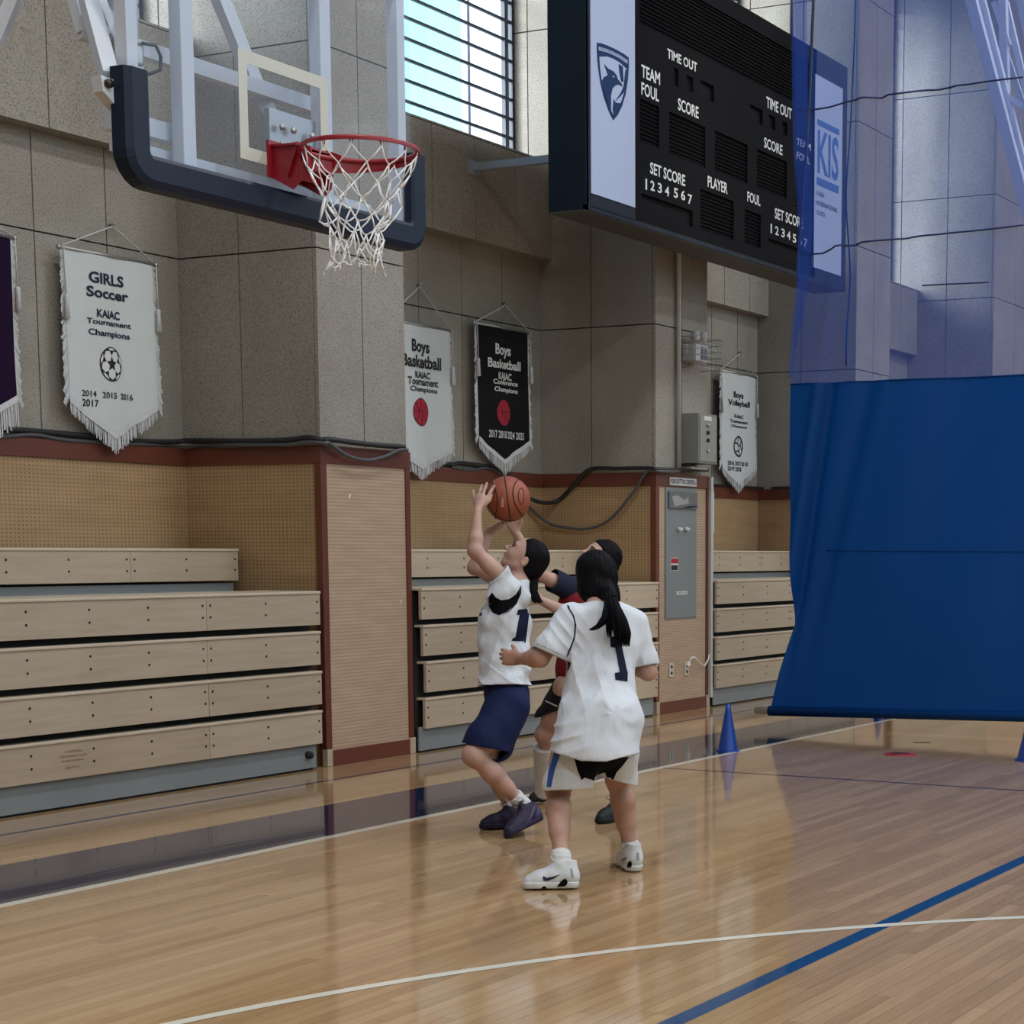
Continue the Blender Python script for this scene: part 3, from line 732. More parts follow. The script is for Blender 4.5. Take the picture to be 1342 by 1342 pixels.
TY = SY-0.0035
def lab(body, xl, yt, xr, yb, w=0.02):
    # (xl,yt) top-left of first glyph, (xr,yb) bottom-right of last glyph
    a = P(xl, yt); b = P(xr, yb)
    fit_text(body, a[0], b[0], a[1], b[1], TY, 'sb_text', sb, weight=w)
lab('TIME OUT', 874, 63, 913, 95); lab('TEAM', 840, 84, 864.5, 112); lab('FOUL', 840, 107, 863, 134)
lab('SCORE', 888, 128, 915, 156); lab('SET SCORE', 851.5, 212, 897.5, 244.5); 
for i, (x, y) in enumerate([(843.5, 234), (852, 236), (861.5, 239), (871, 243), (882.5, 245.5), (892, 248.5), (901, 254)]):
    lab('1234567'[i], x+(2.0 if i == 0 else 0), y, x+(4.0 if i == 0 else 5.5), y+15, 0.0 if i == 0 else 0.02)
lab('PLAYER', 927, 230, 953, 254.5); lab('FOUL', 979, 250.5, 996, 270.5); lab('TIME OUT', 1004, 126, 1037, 157); lab('SCORE', 1001, 179.5, 1025, 204)
lab('SET SCORE', 1015, 272, 1052, 300)
for i, (x, y) in enumerate([(1008, 293), (1015.5, 296), (1023.5, 299), (1031, 302), (1038.5, 306), (1046, 309), (1053, 312)]): lab('1234567'[i], x+(1.5 if i == 0 else 0), y, x+(3.2 if i == 0 else 4.5), y+13, 0.0 if i == 0 else 0.02)
lab('TEAM', 1043.5, 180, 1062, 198); lab('FOUL', 1043.5, 198, 1061, 216)
# bird crest: shield, ribbon and bird, in panel coordinates u 0..1 across, v 0..1 down
cx0, cz0 = P(781, 53); cx1, cz1 = P(823, 157)
cz0 = P(781, 54)[1]; czb = P(803, 158)[1]
def cp(u, v, y=-0.009): return (cx0+(cx1-cx0)*u, SY+y, cz0+(czb-cz0)*v)
def shape(pts, mat, y=-0.009, name='crest_mark'):
    return MB().poly([cp(u, v, y) for u, v in pts], (0, 0.0015, 0)).build(name, mat, sb)
out = [(0.0, 0.02), (0.15, 0.0), (0.35, -0.01), (0.6, -0.01), (0.85, 0.0), (1.0, 0.02), (1.0, 0.16), (0.97, 0.34), (0.9, 0.55), (0.78, 0.75), (0.64, 0.9), (0.5, 1.0), (0.36, 0.9), (0.2, 0.72), (0.1, 0.55), (0.03, 0.34), (0.0, 0.16)]
shape(out, 'crest', -0.009, 'crest_shield')
inn = [(0.07, 0.20), (0.3, 0.15), (0.5, 0.14), (0.7, 0.15), (0.93, 0.20), (0.91, 0.34), (0.84, 0.54), (0.73, 0.72), (0.6, 0.86), (0.5, 0.93), (0.4, 0.86), (0.25, 0.70), (0.15, 0.54), (0.09, 0.36)]
shape(inn, 'sb_panel', -0.0105, 'crest_field')
shape([(0.05, 0.065), (0.3, 0.045), (0.5, 0.04), (0.7, 0.045), (0.95, 0.065), (0.95, 0.115), (0.7, 0.09), (0.5, 0.085), (0.3, 0.09), (0.05, 0.115)], 'sb_panel', -0.0105, 'crest_ribbon')
vs, fs = text_mb('KOREA INTERNATIONAL SCHOOL', 1.0, align='LEFT'); W_ = max(v[0] for v in vs)
m = MB(); m.add([cp(0.08+0.84*v[0]/W_, 0.098-v[1]*0.04-0.012*sin(pi*v[0]/W_)*2.0, -0.012) for v in vs], fs); m.build('crest_lettering', 'crest', sb, kind='stuff')
shape([(0.20, 0.27), (0.33, 0.31), (0.50, 0.315), (0.60, 0.35), (0.64, 0.40), (0.74, 0.43), (0.80, 0.475), (0.66, 0.47), (0.56, 0.50), (0.47, 0.56), (0.42, 0.66), (0.42, 0.88), (0.25, 0.71), (0.14, 0.52), (0.20, 0.455), (0.32, 0.405)], 'crest', -0.0120, 'crest_bird')
shape([(0.45, 0.385), (0.50, 0.38), (0.53, 0.395), (0.48, 0.40)], 'sb_panel', -0.0135, 'crest_bird_eye')
shape([(0.66, 0.18), (0.80, 0.19), (0.82, 0.40), (0.74, 0.41), (0.68, 0.28)], 'crest', -0.0120, 'crest_feather')
shape([(0.88, 0.21), (0.92, 0.21), (0.90, 0.36), (0.84, 0.54), (0.66, 0.66), (0.53, 0.74), (0.60, 0.68), (0.72, 0.58), (0.82, 0.46)], 'crest', -0.0120, 'crest_feather')
shape([(0.50, 0.70), (0.56, 0.74), (0.72, 0.72), (0.83, 0.58), (0.74, 0.74), (0.6, 0.88), (0.5, 0.95), (0.47, 0.85)], 'crest', -0.0120, 'crest_feather')
# letters on the right hand panel
kz = lambda f: SZ0+0.125+(SZ1-0.22-SZ0-0.125)*f
kw = KX1-KX0; M['kis'] = plain('panel_blue_lettering', (0.010, 0.11, 0.38), 0.5)
MB().box(KX0+0.05, KX1-0.08, TY-0.006, TY-0.003, kz(0.745), kz(0.775)).box(KX0+0.05, KX1-0.08, TY-0.006, TY-0.003, kz(0.435), kz(0.475)).build('panel_stripe', 'kis', sb, kind='stuff')
fit_text('KIS', KX0+0.06, KX1-0.09, kz(0.725), kz(0.495), TY-0.005, 'kis', sb, weight=0.02)
fit_text('KOREA', KX0+0.05, KX0+0.22, kz(0.405), kz(0.38), TY-0.005, 'crest', sb); fit_text('INTERNATIONAL', KX0+0.05, KX1-0.1, kz(0.355), kz(0.33), TY-0.005, 'crest', sb)
fit_text('SCHOOL', KX0+0.05, KX0+0.25, kz(0.305), kz(0.28), TY-0.005, 'crest', sb)
# wall arms
for (x, z) in ((13.18, 4.60), (16.2, 4.60), (16.2, 5.85)):
    ye = YP if z < 4.84 else YW+0.3
    a_ = MB().box(x-0.03, x+0.03, 7.62, ye, z-0.03, z+0.03).build('wall_arm', 'frame_grey', sb)
    if z < 4.84: MB().box(x-0.08, x+0.08, ye-0.012, ye, z-0.06, z+0.05).build('arm_plate', 'frame_grey', a_)
MB().tube([(15.9, 7.45, 6.02), (15.9, 7.45, 9.6)], 0.02).tube([(12.9, 7.45, 6.02), (12.9, 7.45, 9.6)], 0.02).build('hanger_rod', 'steel', sb, kind='stuff')

# ------------------------------------------------------------------ banners
def mat_cloth(name, col, sc_=1.0, sheen=0.0, rough=0.85):
    m, nt, b = new_mat(name); p = pos(nt)
    n = nz(nt, 7*sc_, 3, 0.6, vec=p); w = nz(nt, 420, 1, 0.5, vec=p)
    b.inputs['Base Color'].default_value = (*col, 1); b.inputs['Roughness'].default_value = rough
    b.inputs['Sheen Weight'].default_value = sheen; b.inputs['Specular IOR Level'].default_value = 0.15
    bump(nt, b, mth(nt, 'ADD', mth(nt, 'MULTIPLY', n.outputs[0], 0.9), mth(nt, 'MULTIPLY', w.outputs[0], 0.03)), 0.35, 0.03)
    return m
M['banner_white'] = mat_cloth('white_banner_cloth', (0.56, 0.59, 0.60)); M['banner_black'] = mat_cloth('black_banner_cloth', (0.008, 0.008, 0.010))
M['banner_purple'] = mat_cloth('purple_velvet_cloth', (0.012, 0.003, 0.022))
M['fringe'] = mat_cloth('banner_fringe', (0.55, 0.56, 0.58), 4)
M['print_navy'] = plain('printed_navy', (0.008, 0.008, 0.035), 0.7); M['print_black'] = plain('printed_black', (0.008, 0.008, 0.010), 0.7)
M['print_white'] = plain('printed_white', (0.62, 0.63, 0.63), 0.7); M['print_crimson'] = plain('printed_crimson', (0.36, 0.008, 0.03), 0.7)
M['print_maroon'] = plain('printed_maroon', (0.10, 0.004, 0.012), 0.7)
def banner(xl, xr, zt, zs, ztip, Y, clothm, label, cat='banner', hook=None, fr=0.085, wav=1.0, xtip=None):
    xtip = xtip or (xl+xr)/2
    t = thing('pennant_banner', ((xl+xr)/2, YR-0.02, zt), label, cat, 'championship banners on the stone wall')
    def disp(x, z): return wav*(0.006*sin((x-xl)*17+z*2)+0.004*sin((x-xl)*31+z*7)*((zt-z)/(zt-ztip)))
    nx, nzz = 26, 40; vs = []; fs = []
    def low(u):
        x = xl+(xr-xl)*u
        return zs+(ztip-zs)*((x-xl)/(xtip-xl) if x < xtip else (xr-x)/(xr-xtip))
    for j in range(nzz+1):
        for i in range(nx+1):
            u = i/nx; x = xl+(xr-xl)*u; zl = low(u); z = zt+(zl-zt)*j/nzz; vs.append((x, Y+disp(x, z), z))
    for j in range(nzz):
        for i in range(nx): a = j*(nx+1)+i; fs.append((a, a+1, a+nx+2, a+nx+1))
    m = MB().add(vs, fs, True)
    # back ply
    n0 = len(vs); m.add([(v[0], v[1]+0.004, v[2]) for v in vs], [tuple(reversed(f)) for f in fs], True)
    m.build('cloth', clothm, t)
    rod = MB().tube([(xl-0.03, Y+0.004, zt+0.01), (xr+0.03, Y+0.004, zt+0.01)], 0.011, 10).build('rod', 'steel', t)
    for x in (xl-0.035, xr+0.035): MB().ball((x, Y+0.004, zt+0.01), 0.017).build('rod_knob', 'steel', rod)
    hk = hook or ((xl+xr)/2, zt+0.22)
    MB().tube([(xl-0.01, Y, zt+0.02), (hk[0], YR-0.03, hk[1]), (xr+0.01, Y, zt+0.02)], 0.005, 6).build('hanging_cord', 'fringe', t)
    MB().tube([(hk[0], YR, hk[1]+0.01), (hk[0], YR-0.045, hk[1]+0.01), (hk[0], YR-0.045, hk[1]+0.03)], 0.008, 6).build('wall_hook', 'steel', t)
    # fringe of threads round both sides and the point
    f = MB(); rf = random.Random(int(xl*10)); n = 62
    for i in range(n):
        for half in (0, 1):
            u = i/(n-1)*0.5+(0.5 if half else 0); x = xl+(xr-xl)*u; z = low(u)
            L = fr*(0.85+0.3*rf.random())+0.03*(1-abs(u-0.5)*2)
            w = (xr-xl)/n/2*0.52; y = Y+disp(x, z)+rf.uniform(-.004, .006)
            f.add([(x-w, y, z+0.006), (x+w, y, z+0.006), (x+w*0.7+rf.uniform(-.004, .004), y-0.002, z-L), (x-w*0.7, y-0.002, z-L)], [(0, 1, 2, 3)])
    for side, xs_ in ((-1, xl), (1, xr)):
        k = int((zt-zs)/0.017)
        for i in range(k):
            z = zt-(zt-zs)*i/k; wd = 0.022+0.018*(i/k)+rf.random()*0.012; y = Y+disp(xs_, z)+0.002
            f.add([(xs_, y, z), (xs_+side*wd, y+rf.uniform(-.01, .012), z-0.012-0.05*(i/k)), (xs_+side*wd*0.9, y, z-0.026-0.06*(i/k)), (xs_, y, z-0.015)], [(0, 1, 2, 3)])
    f.build('fringe', 'fringe', t, kind='stuff')
    bd = MB(); nb_ = 30; bv = []
    for i in range(nb_+1):
        u = i/nb_; x = xl+(xr-xl)*u; z = low(u); y = Y+disp(x, z)-0.003; bv += [(x, y, z+0.012), (x, y-0.002, z-0.03)]
    bd.add(bv, [(2*i, 2*i+2, 2*i+3, 2*i+1) for i in range(nb_)]); bd.build('fringe_band', 'fringe', t)
    for x in (xl-0.008, xr+0.022):
        cd = MB().tube([(x, Y-0.012, zt), (x+0.004, Y-0.014, zt-0.28)], 0.004, 5).build('tassel_cord', 'fringe', t)
        MB().lathe([(0.008, 0.0), (0.016, -0.012), (0.014, -0.03), (0.02, -0.15), (0.004, -0.152)], (x+0.004, Y-0.014, zt-0.28), 8).build('tassel', 'fringe', cd)
    return t, disp
def btext(t, disp, rows_, Y, mat, xl, xr):
    W_ = xr-xl
    for (body, ul, ur, z0, z1, w) in rows_:
        zc_ = (z0+z1)/2; hh = (z0-z1)*0.5*(1.05 if body[0].isdigit() else 1.04 if body in ('Tournament', 'Champions', 'Conference') else 1.2); w = 0.006 if body[0].isdigit() else w; z0, z1 = zc_+hh, zc_-hh
        fit_text(body, xl+W_*ul, xl+W_*ur, z0, z1, Y-0.004, mat, t, weight=min(w+0.01, 0.03), disp=disp)
def disc_pts(cx, cz, rx, rz, n=36): return [(cx+rx*cos(2*pi*i/n), cz+rz*sin(2*pi*i/n)) for i in range(n)]
def flat(t, disp, pts, Y, mat, dy, name):
    m = MB(); n = len(pts); c = (sum(p[0] for p in pts)/n, sum(p[1] for p in pts)/n)
    m.add([(p[0], Y+dy+disp(*p), p[1]) for p in pts]+[(c[0], Y+dy+disp(*c), c[1])], [(i, (i+1) % n, n) for i in range(n)])
    return m.build(name, mat, t)
def line2(t, disp, pts, Y, w, mat, dy, name, closed=False, mb=None):
    m = mb or MB(); n = len(pts)
    for i in range(n if closed else n-1):
        a = Vector(pts[i]); b = Vector(pts[(i+1) % n]); d = (b-a).normalized(); p = Vector((-d.y, d.x))*w/2; e_ = d*w*0.3
        q = [a-e_+p, b+e_+p, b+e_-p, a-e_-p]; m.add([(v.x, Y+dy+disp(v.x, v.y), v.y) for v in q], [(0, 1, 2, 3)])
    return m if mb is not None else m.build(name, mat, t, kind='stuff')
# girls soccer banner: measured corners on the plane just off the wall
Y1 = YR-0.10
a = on_y(80, 329, Y1); b = on_y(201, 345, Y1); sh = on_y(212, 534, Y1); tip = on_y(152, 569, Y1); shl = on_y(88, 520, Y1)
xl, xr = a.x+0.02, b.x-0.01; zt = (a.z+b.z)/2
t, dp = banner(xl, xr, zt, (sh.z+shl.z)/2, tip.z, Y1, 'banner_white', 'white girls soccer banner with football, leftmost whole banner on the wall', hook=(on_y(143, 297, YR).x, on_y(143, 297, YR).z), fr=0.09)
def zz(y, x=150, Y=Y1): return on_y(x, y, Y).z
W_ = xr-xl
def ux(px, y, Y=Y1): return (on_y(px, y, Y).x-xl)/(xr-xl)
R_ = [('GIRLS', ux(115.5, 360), ux(162, 370), on_y(117, 356, Y1).z, on_y(161, 376, Y1).z, .03), ('Soccer', ux(113, 380), ux(168, 388), on_y(115, 375, Y1).z, on_y(165, 395, Y1).z, .02),
      ('KAIAC', ux(126, 412), ux(157, 414), on_y(127, 405.5, Y1).z, on_y(156, 419, Y1).z, .03), ('Tournament', ux(114, 420), ux(171.5, 428), on_y(115, 416, Y1).z, on_y(170, 431, Y1).z, .015), ('Champions', ux(116, 432), ux(170, 440), on_y(117, 430, Y1).z, on_y(169, 447.5, Y1).z, .015)]
btext(t, dp, R_, Y1, 'print_navy', xl, xr)
R_ = [('2014   2015  2016', ux(108, 515), ux(174.5, 517), on_y(108, 510.5, Y1).z, on_y(174, 525, Y1).z, .03), ('2017', ux(108.5, 527), ux(129, 529), on_y(109, 522.5, Y1).z, on_y(128, 533.5, Y1).z, .03)]
btext(t, dp, R_, Y1, 'print_black', xl, xr)
bc = on_y(145, 477.5, Y1); br = (on_y(159.5, 478, Y1).x-on_y(130.5, 478, Y1).x)/2; bh = (on_y(145, 455, Y1).z-on_y(145, 500, Y1).z)/2
flat(t, dp, disc_pts(bc.x, bc.z, br, bh), Y1, 'print_black', -0.004, 'football_print')
def hexagon(cx, cz, r, a0, n=6, sq=1): return [(cx+r*cos(a0+2*pi*i/n), cz+r*sq*sin(a0+2*pi*i/n)) for i in range(n)]
for i in range(5):
    a_ = pi/2+2*pi*i/5+pi/5; k = 0.56
    flat(t, dp, hexagon(bc.x+br*k*cos(a_), bc.z+bh*k*sin(a_), br*0.335, a_, 6, bh/br), Y1, 'print_white', -0.0055, 'football_patch')
    a2 = a_+pi/5
    flat(t, dp, [(bc.x+br*rr*cos(a2+da), bc.z+bh*rr*sin(a2+da)) for rr, da in ((0.93, -0.34), (0.80, -0.14), (0.80, 0.14), (0.93, 0.34), (0.945, 0))], Y1, 'print_white', -0.0055, 'football_patch')
# white boys basketball banner
Y2 = YR-0.10
a = on_y(590, 435, Y2); sh = on_y(590, 588, Y2); tip = on_y(553, 610, Y2); xr = a.x-0.01; xc = on_y(551, 500, Y2).x; xl = xc-(xr-xc)
zt = a.z
t, dp = banner(xl, xr, zt, sh.z, tip.z, Y2, 'banner_white', 'white boys basketball banner with red ball, half hidden by the grooved pillar', hook=(on_y(546, 376, YR).x, on_y(546, 376, YR).z), xtip=tip.x)
def rowp(body, x0, y0, x1, y1, w, Y): return (body, ux(x0, y0, Y), ux(x1, y1, Y), on_y(x0, y0, Y).z, on_y(x1, y1, Y).z, w)
btext(t, dp, [rowp('Boys', 538.5, 445, 563, 467, .03, Y2), rowp('Basketball', 531.5-5, 464-1, 577, 485, .02, Y2), rowp('KAIAC', 543, 486.5, 564, 497, .03, Y2),
              rowp('Tournament', 534, 493, 573.5, 508, .015, Y2), rowp('Champions', 537, 505, 572.5, 518, .015, Y2)], Y2, 'print_black', xl, xr)
def bball(t, dp, cx, cy, wpx, hpx, Y, ringm):
    c = on_y(cx, cy, Y); rx = (on_y(cx+wpx/2, cy, Y).x-on_y(cx-wpx/2, cy, Y).x)/2; rz = (on_y(cx, cy-hpx/2, Y).z-on_y(cx, cy+hpx/2, Y).z)/2
    flat(t, dp, disc_pts(c.x, c.z, rx*1.06, rz*1.06), Y, ringm, -0.003, 'ball_rim')
    flat(t, dp, disc_pts(c.x, c.z, rx, rz), Y, 'print_crimson', -0.0045, 'ball_print')
    m = MB(); w = rx*0.075
    line2(t, dp, [(c.x-rx*.97, c.z+rz*.1), (c.x, c.z+rz*0.02), (c.x+rx*.97, c.z+rz*.15)], Y, w, 'print_maroon', -0.006, 'l', mb=m)
    line2(t, dp, [(c.x-rx*.15, c.z+rz*.97), (c.x+rx*0.05, c.z), (c.x-rx*.1, c.z-rz*.97)], Y, w, 'print_maroon', -0.006, 'l', mb=m)
    for s_ in (-1, 1): line2(t, dp, [(c.x+s_*rx*.75, c.z+rz*.62), (c.x+s_*rx*.34, c.z+rz*.2), (c.x+s_*rx*.34, c.z-rz*.25), (c.x+s_*rx*.7, c.z-rz*.68)], Y, w, 'print_maroon', -0.006, 'l', mb=m)
    m.build('ball_seams', 'print_maroon', t, kind='stuff')
bball(t, dp, 551.5, 540, 20, 35, Y2, 'print_black')
# black banner
a = on_y(624, 424, Y2); b = on_y(692, 438, Y2); sh = on_y(690, 579, Y2); shl = on_y(627, 573, Y2); tip = on_y(661, 604, Y2)
xl, xr = a.x+0.01, b.x; zt = (a.z+b.z)/2
t, dp = banner(xl, xr, zt, (sh.z+shl.z)/2, tip.z, Y2, 'banner_black', 'black boys basketball banner with red ball, above the ball in play', hook=(on_y(658, 400, YR).x, on_y(658, 400, YR).z), xtip=tip.x)
btext(t, dp, [rowp('Boys', 648, 451, 669.5, 470, .03, Y2), rowp('Basketball', 639.5, 469, 681, 486, .02, Y2), rowp('KAIAC', 652, 488, 670.5, 499, .03, Y2),
              rowp('Conference', 646, 496, 678, 507, .015, Y2), rowp('Champions', 647.5, 506, 678, 518, .015, Y2), rowp('2017 2018 2024 2025', 641, 563, 686, 577, .02, Y2)], Y2, 'print_white', xl, xr)
bball(t, dp, 660, 541, 17, 32, Y2, 'print_crimson')
# volleyball banner
a = on_y(945, 488, Y2); b = on_y(990, 494, Y2); sh = on_y(990, 614, Y2); shl = on_y(946, 606, Y2); tip = on_y(968, 632, Y2)
xl, xr = a.x+0.01, b.x; zt = (a.z+b.z)/2
t, dp = banner(xl, xr, zt, (sh.z+shl.z)/2, tip.z, Y2, 'banner_white', 'small white boys volleyball banner beside the blue curtain', hook=(on_y(967, 463, YR).x, on_y(967, 463, YR).z), xtip=tip.x)
btext(t, dp, [rowp('Boys', 960.5, 513.5, 974.5, 524.5, .03, Y2), rowp('Volleyball', 954.5, 523.5, 981.5, 536, .03, Y2), rowp('KAIAC', 961.5, 543, 974.5, 549, .03, Y2),
              rowp('Tournament', 957, 549, 979.5, 556.5, .015, Y2), rowp('Champions', 958, 556, 978.5, 563, .015, Y2), rowp('2016 2017 2018', 954, 603.5, 979.5, 611.5, .02, Y2), rowp('2019 2020', 954, 611, 971, 618, .02, Y2)], Y2, 'print_black', xl, xr)
c = on_y(967.5, 585, Y2); rx = (on_y(973.5, 585, Y2).x-on_y(961.5, 585, Y2).x)/2; rz = (on_y(967, 572, Y2).z-on_y(967, 598, Y2).z)/2
m = MB(); line2(t, dp, disc_pts(c.x, c.z, rx, rz, 24), Y2, rx*.16, 'print_black', -.005, 'l', closed=True, mb=m)
for i in range(3):
    a0 = 2*pi*i/3+0.4
    line2(t, dp, [(c.x, c.z), (c.x+rx*.5*cos(a0), c.z+rz*.5*sin(a0)), (c.x+rx*cos(a0+.35), c.z+rz*sin(a0+.35))], Y2, rx*.15, 'print_black', -.005, 'l', mb=m)
    line2(t, dp, [(c.x+rx*.45*cos(a0), c.z+rz*.45*sin(a0)), (c.x+rx*.75*cos(a0-.7), c.z+rz*.75*sin(a0-.7)), (c.x+rx*cos(a0-.75), c.z+rz*sin(a0-.75))], Y2, rx*.12, 'print_black', -.005, 'l', mb=m)
m.build('volleyball_print', 'print_black', t, kind='stuff')
# purple banner at the left margin
b = on_y(14, 313, Y1); sh = on_y(20, 520, Y1); xr = b.x; xl = xr-0.86; tip = Vector(((xl+xr)/2, Y1, sh.z-0.22))
banner(xl, xr, b.z, sh.z, tip.z, Y1, 'banner_purple', 'dark purple banner with white fringe cut by the left edge of the picture', hook=((xl+xr)/2, b.z+0.2), fr=0.16)

# ------------------------------------------------------------------ cables along the panelling
def cable(pts, r, mat, name, label):
    P_ = [Vector(p) for p in pts]
    o_ = []
    for i in range(len(P_)-1):
        p0, p1, p2, p3 = P_[max(i-1, 0)], P_[i], P_[i+1], P_[min(i+2, len(P_)-1)]
        for s_ in range(6):
            q = s_/6; o_.append(0.5*((2*p1)+(p2-p0)*q+(2*p0-5*p1+4*p2-p3)*q*q+(3*p1-p0-3*p2+p3)*q**3))
    o_.append(P_[-1]); m = MB().tube([p[:] for p in o_], r, 8)
    o = m.build(name, mat); tag(o, label, 'cable', 'cables run over the red trim'); return o
def wy(x, y, Y): return on_y(x, y, Y)[:]
def wx(x, y, X): return on_x(x, y, X)[:]
cable([wy(-30, 561, 9.185), wy(20, 563, 9.185), wy(100, 570, 9.185), wy(180, 578, 9.185), wy(228, 579, 9.165), wx(250, 577.5, 9.80), wx(312, 578, 9.80), wx(370, 577, 9.80), wx(400, 573.5, 9.80), wx(410, 574, 9.80), (9.83, 7.98, 2.165), wy(432, 576, 7.97), wy(480, 582, 7.97), wy(530, 586, 7.97)], 0.018, 'cable', 'power_cable', 'thick black cable along the red trim over the left bleachers and grooved pillar')
cable([wy(-30, 575, 9.18), wy(10, 572, 9.18), wy(46, 570, 9.18), wy(90, 577, 9.18), wy(180, 582, 9.18), wx(244, 583, 9.79), wx(318, 583, 9.79), wx(380, 583, 9.79), wx(404, 579.5, 9.79), (9.82, 7.97, 2.145), wy(432, 581.5, 7.96), wy(455, 597, 7.96), wy(480, 603, 7.96), wy(505, 598, 7.96), wy(522, 590, 7.96), wy(534, 590, 7.96)], 0.013, 'cable_grey', 'signal_cable', 'thinner grey cable sagging in a loop over the grooved pillar')
cable([wy(575, 606, 9.185), wy(592, 609, 9.185), wy(605, 607, 9.185), wy(640, 612, 9.185), wy(665, 622, 9.185), wx(694, 653, 14.0), wx(727, 658, 14.33), wx(752, 636, 14.34), wx(773, 615.5, 14.34), wx(810, 614, 14.34), wx(848, 613.5, 14.34), (14.36, 7.98, 2.16), wy(900, 615.5, 7.97), wy(927, 616, 7.97)], 0.018, 'cable', 'power_cable', 'thick black cable drooping behind the ball and rising to the control pillar')
cable([wy(592, 612, 9.18), wy(615, 616, 9.18), wy(650, 617, 9.18), wx(694, 665, 14.1), wx(715, 683, 14.3), wx(735, 690.5, 14.33), wx(770, 693, 14.33), wx(800, 680, 14.33), wx(830, 645, 14.33), wx(848, 618, 14.33), (14.36, 7.96, 2.14), wy(890, 618, 7.96)], 0.013, 'cable_grey', 'signal_cable', 'thinner cable hanging in a low loop left of the control pillar')
cable([(15.42, 9.15, 2.155), (17.0, 9.16, 2.15), (18.76, 9.15, 2.15), (18.79, 8.9, 2.15), (18.79, 8.02, 2.15)], 0.014, 'cable', 'power_cable', 'black cable along the trim under the volleyball banner')

# ------------------------------------------------------------------ control pillar fittings
py = YF-0.004
def onp(x, y, d=0.0): return on_y(x, y, py-d)
cab = thing('control_cabinet', on_y(890, 740, py)[:], 'tall grey flush control cabinet door on the narrow veneer pillar', 'cabinet')
a = onp(871.5, 640); b = onp(911, 808); c = onp(911, 669)
MB().box(a.x, b.x, py-0.012, py+0.01, b.z, onp(891, 641).z, 0.002).build('door', 'grey_metal', cab)
MB().box(a.x-0.012, b.x+0.012, py-0.006, py+0.01, b.z-0.012, onp(891, 641).z+0.012).build('frame', plain('cabinet_frame', (0.22, 0.23, 0.22), 0.4), cab)
M['pouch'] = mat_glass('clear_plastic', (0.8, 0.85, 0.9), haze=0.15, hazecol=(0.4, 0.45, 0.5))
p0 = onp(873, 641); p1 = onp(911, 668)
po = MB().box(p0.x+0.01, p1.x-0.01, py-0.028, py-0.014, p1.z+0.005, p0.z-0.02).build('document_pouch', plain('pouch_paper', (0.10, 0.11, 0.13), 0.15, coat=0.8), cab)
vs = []; rnp = random.Random(2)
MB().poly([(p0.x+0.05, py-0.03, p0.z-0.06), (p0.x+0.16, py-0.03, p0.z-0.05), (p0.x+0.30, py-0.03, p0.z-0.09), (p0.x+0.36, py-0.03, p0.z-0.05), (p0.x+0.37, py-0.03, p0.z-0.12), (p0.x+0.26, py-0.03, p0.z-0.13), (p0.x+0.10, py-0.03, p0.z-0.15)], (0, .001, 0)).build('pouch_sheen_patch', plain('pouch_sheen', (0.30, 0.31, 0.32), 0.2, coat=1), po)  # lighter patch, a sheen painted onto the plastic
MB().poly([(p0.x+0.30, py-0.0305, p0.z-0.16), (p1.x-0.02, py-0.0305, p0.z-0.13), (p1.x-0.02, py-0.0305, p1.z+0.02), (p0.x+0.27, py-0.0305, p1.z+0.02)], (0, .001, 0)).build('pouch_card', plain('blue_card', (0.015, 0.03, 0.12), 0.4), po)
for x in (887, 896.5):
    q = onp(x, 694); kb = MB().lathe([(0.020, 0), (0.022, -0.02), (0.012, -0.045)], (q.x, py-0.012, q.z), 14, 'Y').build('knob', plain('white_knob', (0.62, 0.62, 0.6), 0.3), cab)
s0 = onp(877.5, 731); s1 = onp(887, 748)
MB().box(s0.x, s1.x, py-0.0145, py-0.012, s1.z, s0.z).build('warning_sticker', 'print_white', cab)
MB().box(s0.x+0.002, s1.x-0.002, py-0.016, py-0.0145, s0.z-0.05, s0.z-0.005).build('sticker_header', 'print_crimson', cab)
MB().box(s0.x+0.004, s1.x-0.01, py-0.016, py-0.0145, s1.z+0.006, s1.z+0.05).build('sticker_symbol', 'print_black', cab)
q = onp(892, 777); MB().box(q.x-0.10, q.x+0.10, py-0.0145, py-0.012, q.z-0.015, q.z+0.015).build('small_label', 'print_white', cab)
fit_text('CONTROL PANEL', q.x-0.085, q.x+0.085, q.z+0.008, q.z-0.008, py-0.016, 'print_black', cab)
q0 = onp(875.5, 627); q1 = onp(910, 637)
sg = MB().box(q0.x, q1.x, YF-0.026, YF-0.016, q1.z-0.006, q0.z+0.012).build('name_plate', 'print_white'); tag(sg, 'white plate with dark lettering above the grey control cabinet', 'sign')
fit_text('PUSH BUTTON CONTROL', q0.x+0.015, q1.x-0.015, q0.z+0.0, q1.z+0.008, YF-0.0275, 'print_navy', sg, weight=0.02)
